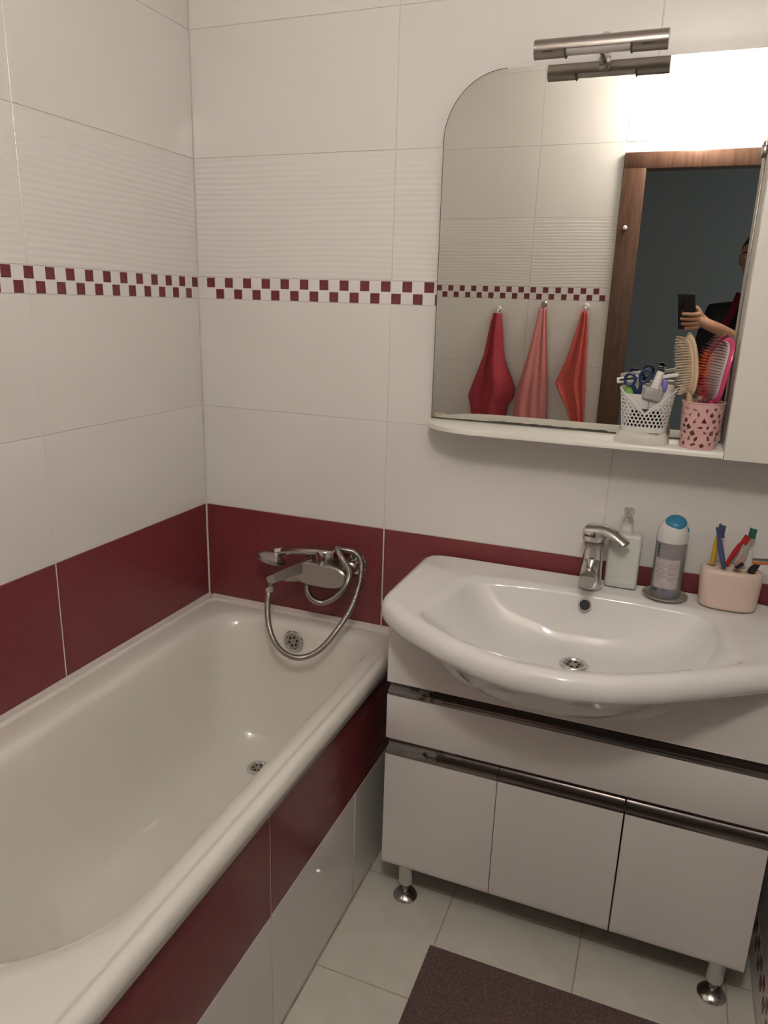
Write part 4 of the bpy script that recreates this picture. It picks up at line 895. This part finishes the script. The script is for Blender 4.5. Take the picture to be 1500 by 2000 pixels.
# phone pose follows the camera; the lens sits just in front of its back
PHC = CAM - fwd*.010 - up*.045
Mph = Matrix(((rgt.x, up.x, -fwd.x, PHC.x), (rgt.y, up.y, -fwd.y, PHC.y), (rgt.z, up.z, -fwd.z, PHC.z), (0, 0, 0, 1)))
W = lambda x, y, z: (Mph @ Vector((x, y, z)))[:]
px, py = 1.635, -2.47
per = thing('person', 'person in a dark top photographing with a phone, standing in the doorway', 'person', (px, py, 0))
bv = [(px, py, 1.00), (px, py, 1.18), (px, py+.005, 1.36), (px, py, 1.50), (px, py+.01, 1.585), (px, py+.02, 1.67),            # 0-5 pelvis .. neck
      (px+.16, py, 1.515), (1.785, -2.30, 1.36), (1.70, -2.13, 1.335), (1.585, -2.02, 1.405), (1.470, -1.925, 1.470),           # 6-10 right arm to wrist
      (px-.16, py, 1.515), (px-.205, py-.01, 1.23), (px-.20, py+.07, .98), (px-.20, py+.09, .90),                                # 11-14 left arm
      (px+.09, py, .95), (px+.10, py+.01, .52), (px+.10, py-.01, .09), (px+.10, py+.13, .035),                                   # 15-18 right leg
      (px-.09, py, .95), (px-.10, py+.01, .52), (px-.10, py-.01, .09), (px-.10, py+.13, .035),
      W(.076, -.058, .018), W(.056, -.040, .019), W(.047, -.020, .019)]                                                     # 23-25 right palm
be = [(0, 1), (1, 2), (2, 3), (3, 4), (4, 5), (3, 6), (6, 7), (7, 8), (8, 9), (9, 10), (3, 11), (11, 12), (12, 13), (13, 14), (0, 15), (15, 16), (16, 17), (17, 18), (0, 19), (19, 20), (20, 21), (21, 22), (10, 23), (23, 24), (24, 25)]
br = [(.15, .10), (.135, .09), (.15, .10), (.13, .09), .058, .055, .062, .050, .043, .038, .028, .062, .048, .036, .028, .085, .06, .042, .038, .085, .06, .042, .038, (.031, .024), (.036, .022), (.028, .018)]
body = skin_mesh(bv, be, br, 2)
# head with face
HC = Vector((px-.012, py+.055, 1.795)); turn = Matrix.Rotation(.30, 3, 'Z') @ Matrix.Rotation(-.12, 3, 'X')
head = MB(); nr_, ns_ = 36, 40; rr = []
for k in range(nr_+1):
    ph = PI*k/nr_; ring_ = []
    for i in range(ns_):
        t = 2*PI*i/ns_; d = Vector((math.sin(ph)*math.cos(t), math.sin(ph)*math.sin(t), -math.cos(ph)))
        x, y, z = d.x*.078, d.y*.098, d.z*.120
        if z < 0: f_ = 1+z*2.4*(1 if y > -.02 else .6); x *= max(.5, f_); 
        if y > 0:
            g = lambda cx, cz, sx2, sz2: math.exp(-((x-cx)/sx2)**2-((z-cz)/sz2)**2)
            y += .026*g(0, -.022, .012, .022) + .008*g(0, .0, .009, .03) - .012*g(.031, .008, .015, .011) - .012*g(-.031, .008, .015, .011) + .006*g(0, .03, .05, .012) + .008*g(0, -.062, .025, .008) - .005*g(0, -.080, .03, .008) + .008*g(0, -.100, .02, .012)
        ring_.append(HC + turn @ Vector((x, y, z)))
    rr.append(ring_)
head.loft(rr)
for s_ in (-1, 1):
    head.ellipsoid(HC + turn @ Vector((s_*.078, -.005, -.008)), (.008, .018, .030), 10, 8, turn)
# right hand: palm beside/below the phone, fingers across its back (towards the mirror), thumb on the screen side
hand = MB()
for k, (y0, L, y1) in enumerate(((-.010, .066, -.006), (-.030, .074, -.028), (-.050, .070, -.050), (-.068, .056, -.070))):
    f_ = chain([W(.056, y0, .014), W(.050, y0, -.008), W(.050-L*.35, (y0+y1)/2, -.0185), W(.050-L*.72, y1, -.0185), W(.050-L, y1, -.0160)], [.011, .0105, .0098, .0090, .0075], 2)
    hand.add(f_.v, f_.f)
f_ = chain([W(.066, -.040, .018), W(.054, -.010, .018), W(.042, .012, .015), W(.030, .022, .014)], [.014, .0115, .0105, .0085], 2); hand.add(f_.v, f_.f)
lh = MB()
for k in range(4):
    xo = px-.20; yo = py+.075+.014*k
    f_ = chain([(xo+.004, yo, .905), (xo+.006, yo+.004, .850), (xo+.014, yo+.004, .820), (xo+.024, yo+.002, .800-.004*(k in (1, 2)))], [.013, .010, .009, .0075], 1); lh.add(f_.v, f_.f)
f_ = chain([(px-.195, py+.115, .915), (px-.180, py+.132, .880), (px-.172, py+.138, .855)], [.013, .010, .008], 1); lh.add(f_.v, f_.f)
body.add(head.v, head.f); body.add(hand.v, hand.f); body.add(lh.v, lh.f)
pb = part('body', body, M_skin, per, ang=180)
for s_ in (-1, 1):
    part('eye', MB().ellipsoid(HC + turn @ Vector((s_*.031, .076, .008)), (.012, .009, .0075), 12, 8, turn), M_eye, pb)
    part('eyebrow', MB().tube([HC + turn @ Vector((s_*a, .092-.0*a-(a-.02)*.35, .028+.004*math.sin((a-.015)/.035*PI))) for a in (.015, .025, .035, .048)], .0035, 6), M_hair, pb)
part('lips', MB().ellipsoid(HC + turn @ Vector((0, .090, -.064)), (.022, .008, .0065), 14, 8, turn), M_lip, pb)
hm = MB(); rr = []
for k in range(15):
    ring_ = []
    for i in range(36):
        t = 2*PI*i/36; ph = (k/14)*(PI*.60 - .62*PI*.5*(.5+.5*math.sin(t))**.8)        # reaches lower at the back of the head
        d = Vector((math.sin(ph)*math.cos(t), math.sin(ph)*math.sin(t), math.cos(ph)))
        ring_.append(HC + turn @ Vector((d.x*.0805, d.y*.1005, d.z*.1225)))
    rr.append(ring_)
part('hair', hm.loft(rr), M_hair, per, ang=180)
sh = skin_mesh([bv[i] for i in (0, 1, 2, 3, 4, 6, 7, 11, 12)], [(0, 1), (1, 2), (2, 3), (3, 4), (3, 5), (5, 6), (3, 7), (7, 8)], [(.165, .115), (.150, .105), (.165, .115), (.145, .103), .068, .076, .064, .076, .062], 2)
part('top', sh, M_shirt, per, ang=180)
tr_ = skin_mesh([bv[i] for i in (0, 15, 16, 17, 19, 20, 21)], [(0, 1), (1, 2), (2, 3), (0, 4), (4, 5), (5, 6)], [(.158, .112), .098, .074, .058, .098, .074, .058], 2)
part('trousers', tr_, M_pants, per, ang=180)
part('strap', MB().tube(spline([(px-.065, py+.075, 1.625), (px-.095, py+.120, 1.53), (px-.135, py+.130, 1.42), (px-.165, py+.128, 1.30), (px-.19, py+.11, 1.16)], 6), .020, 10, flat=.35, upv=(0, 1, 0)), M_strap, per, label='maroon strap across the chest')
for s_ in (-1, 1):
    part('shoe', MB().loft([[(px+s_*.10+a*math.cos(t), py+.045+b_*math.sin(t), z) for t in (2*PI*i/24 for i in range(24))] for a, b_, z in ((.048, .135, .002), (.052, .140, .015), (.050, .134, .04), (.042, .11, .075), (.038, .07, .10))]), M_black, per)
ph_ = thing('phone', 'black phone held up in the hand of the person in the mirror', 'phone', PHC[:])
part('case', MB().rbox(-.040, .040, -.082, .082, -.005, .005, .004, 3).xf(Mph), M_phone, ph_)
part('lens_ring', MB().lathe([(.0055, 0), (.0075, 0), (.0075, .0012), (.0055, .0012)], (0, 0, 0), 18, cap=False).xf(Mph @ Matrix.Translation((0, .045, -.0062))), M_phone, ph_)

for o in bpy.data.objects:
    if '_o' in o: del o['_o']
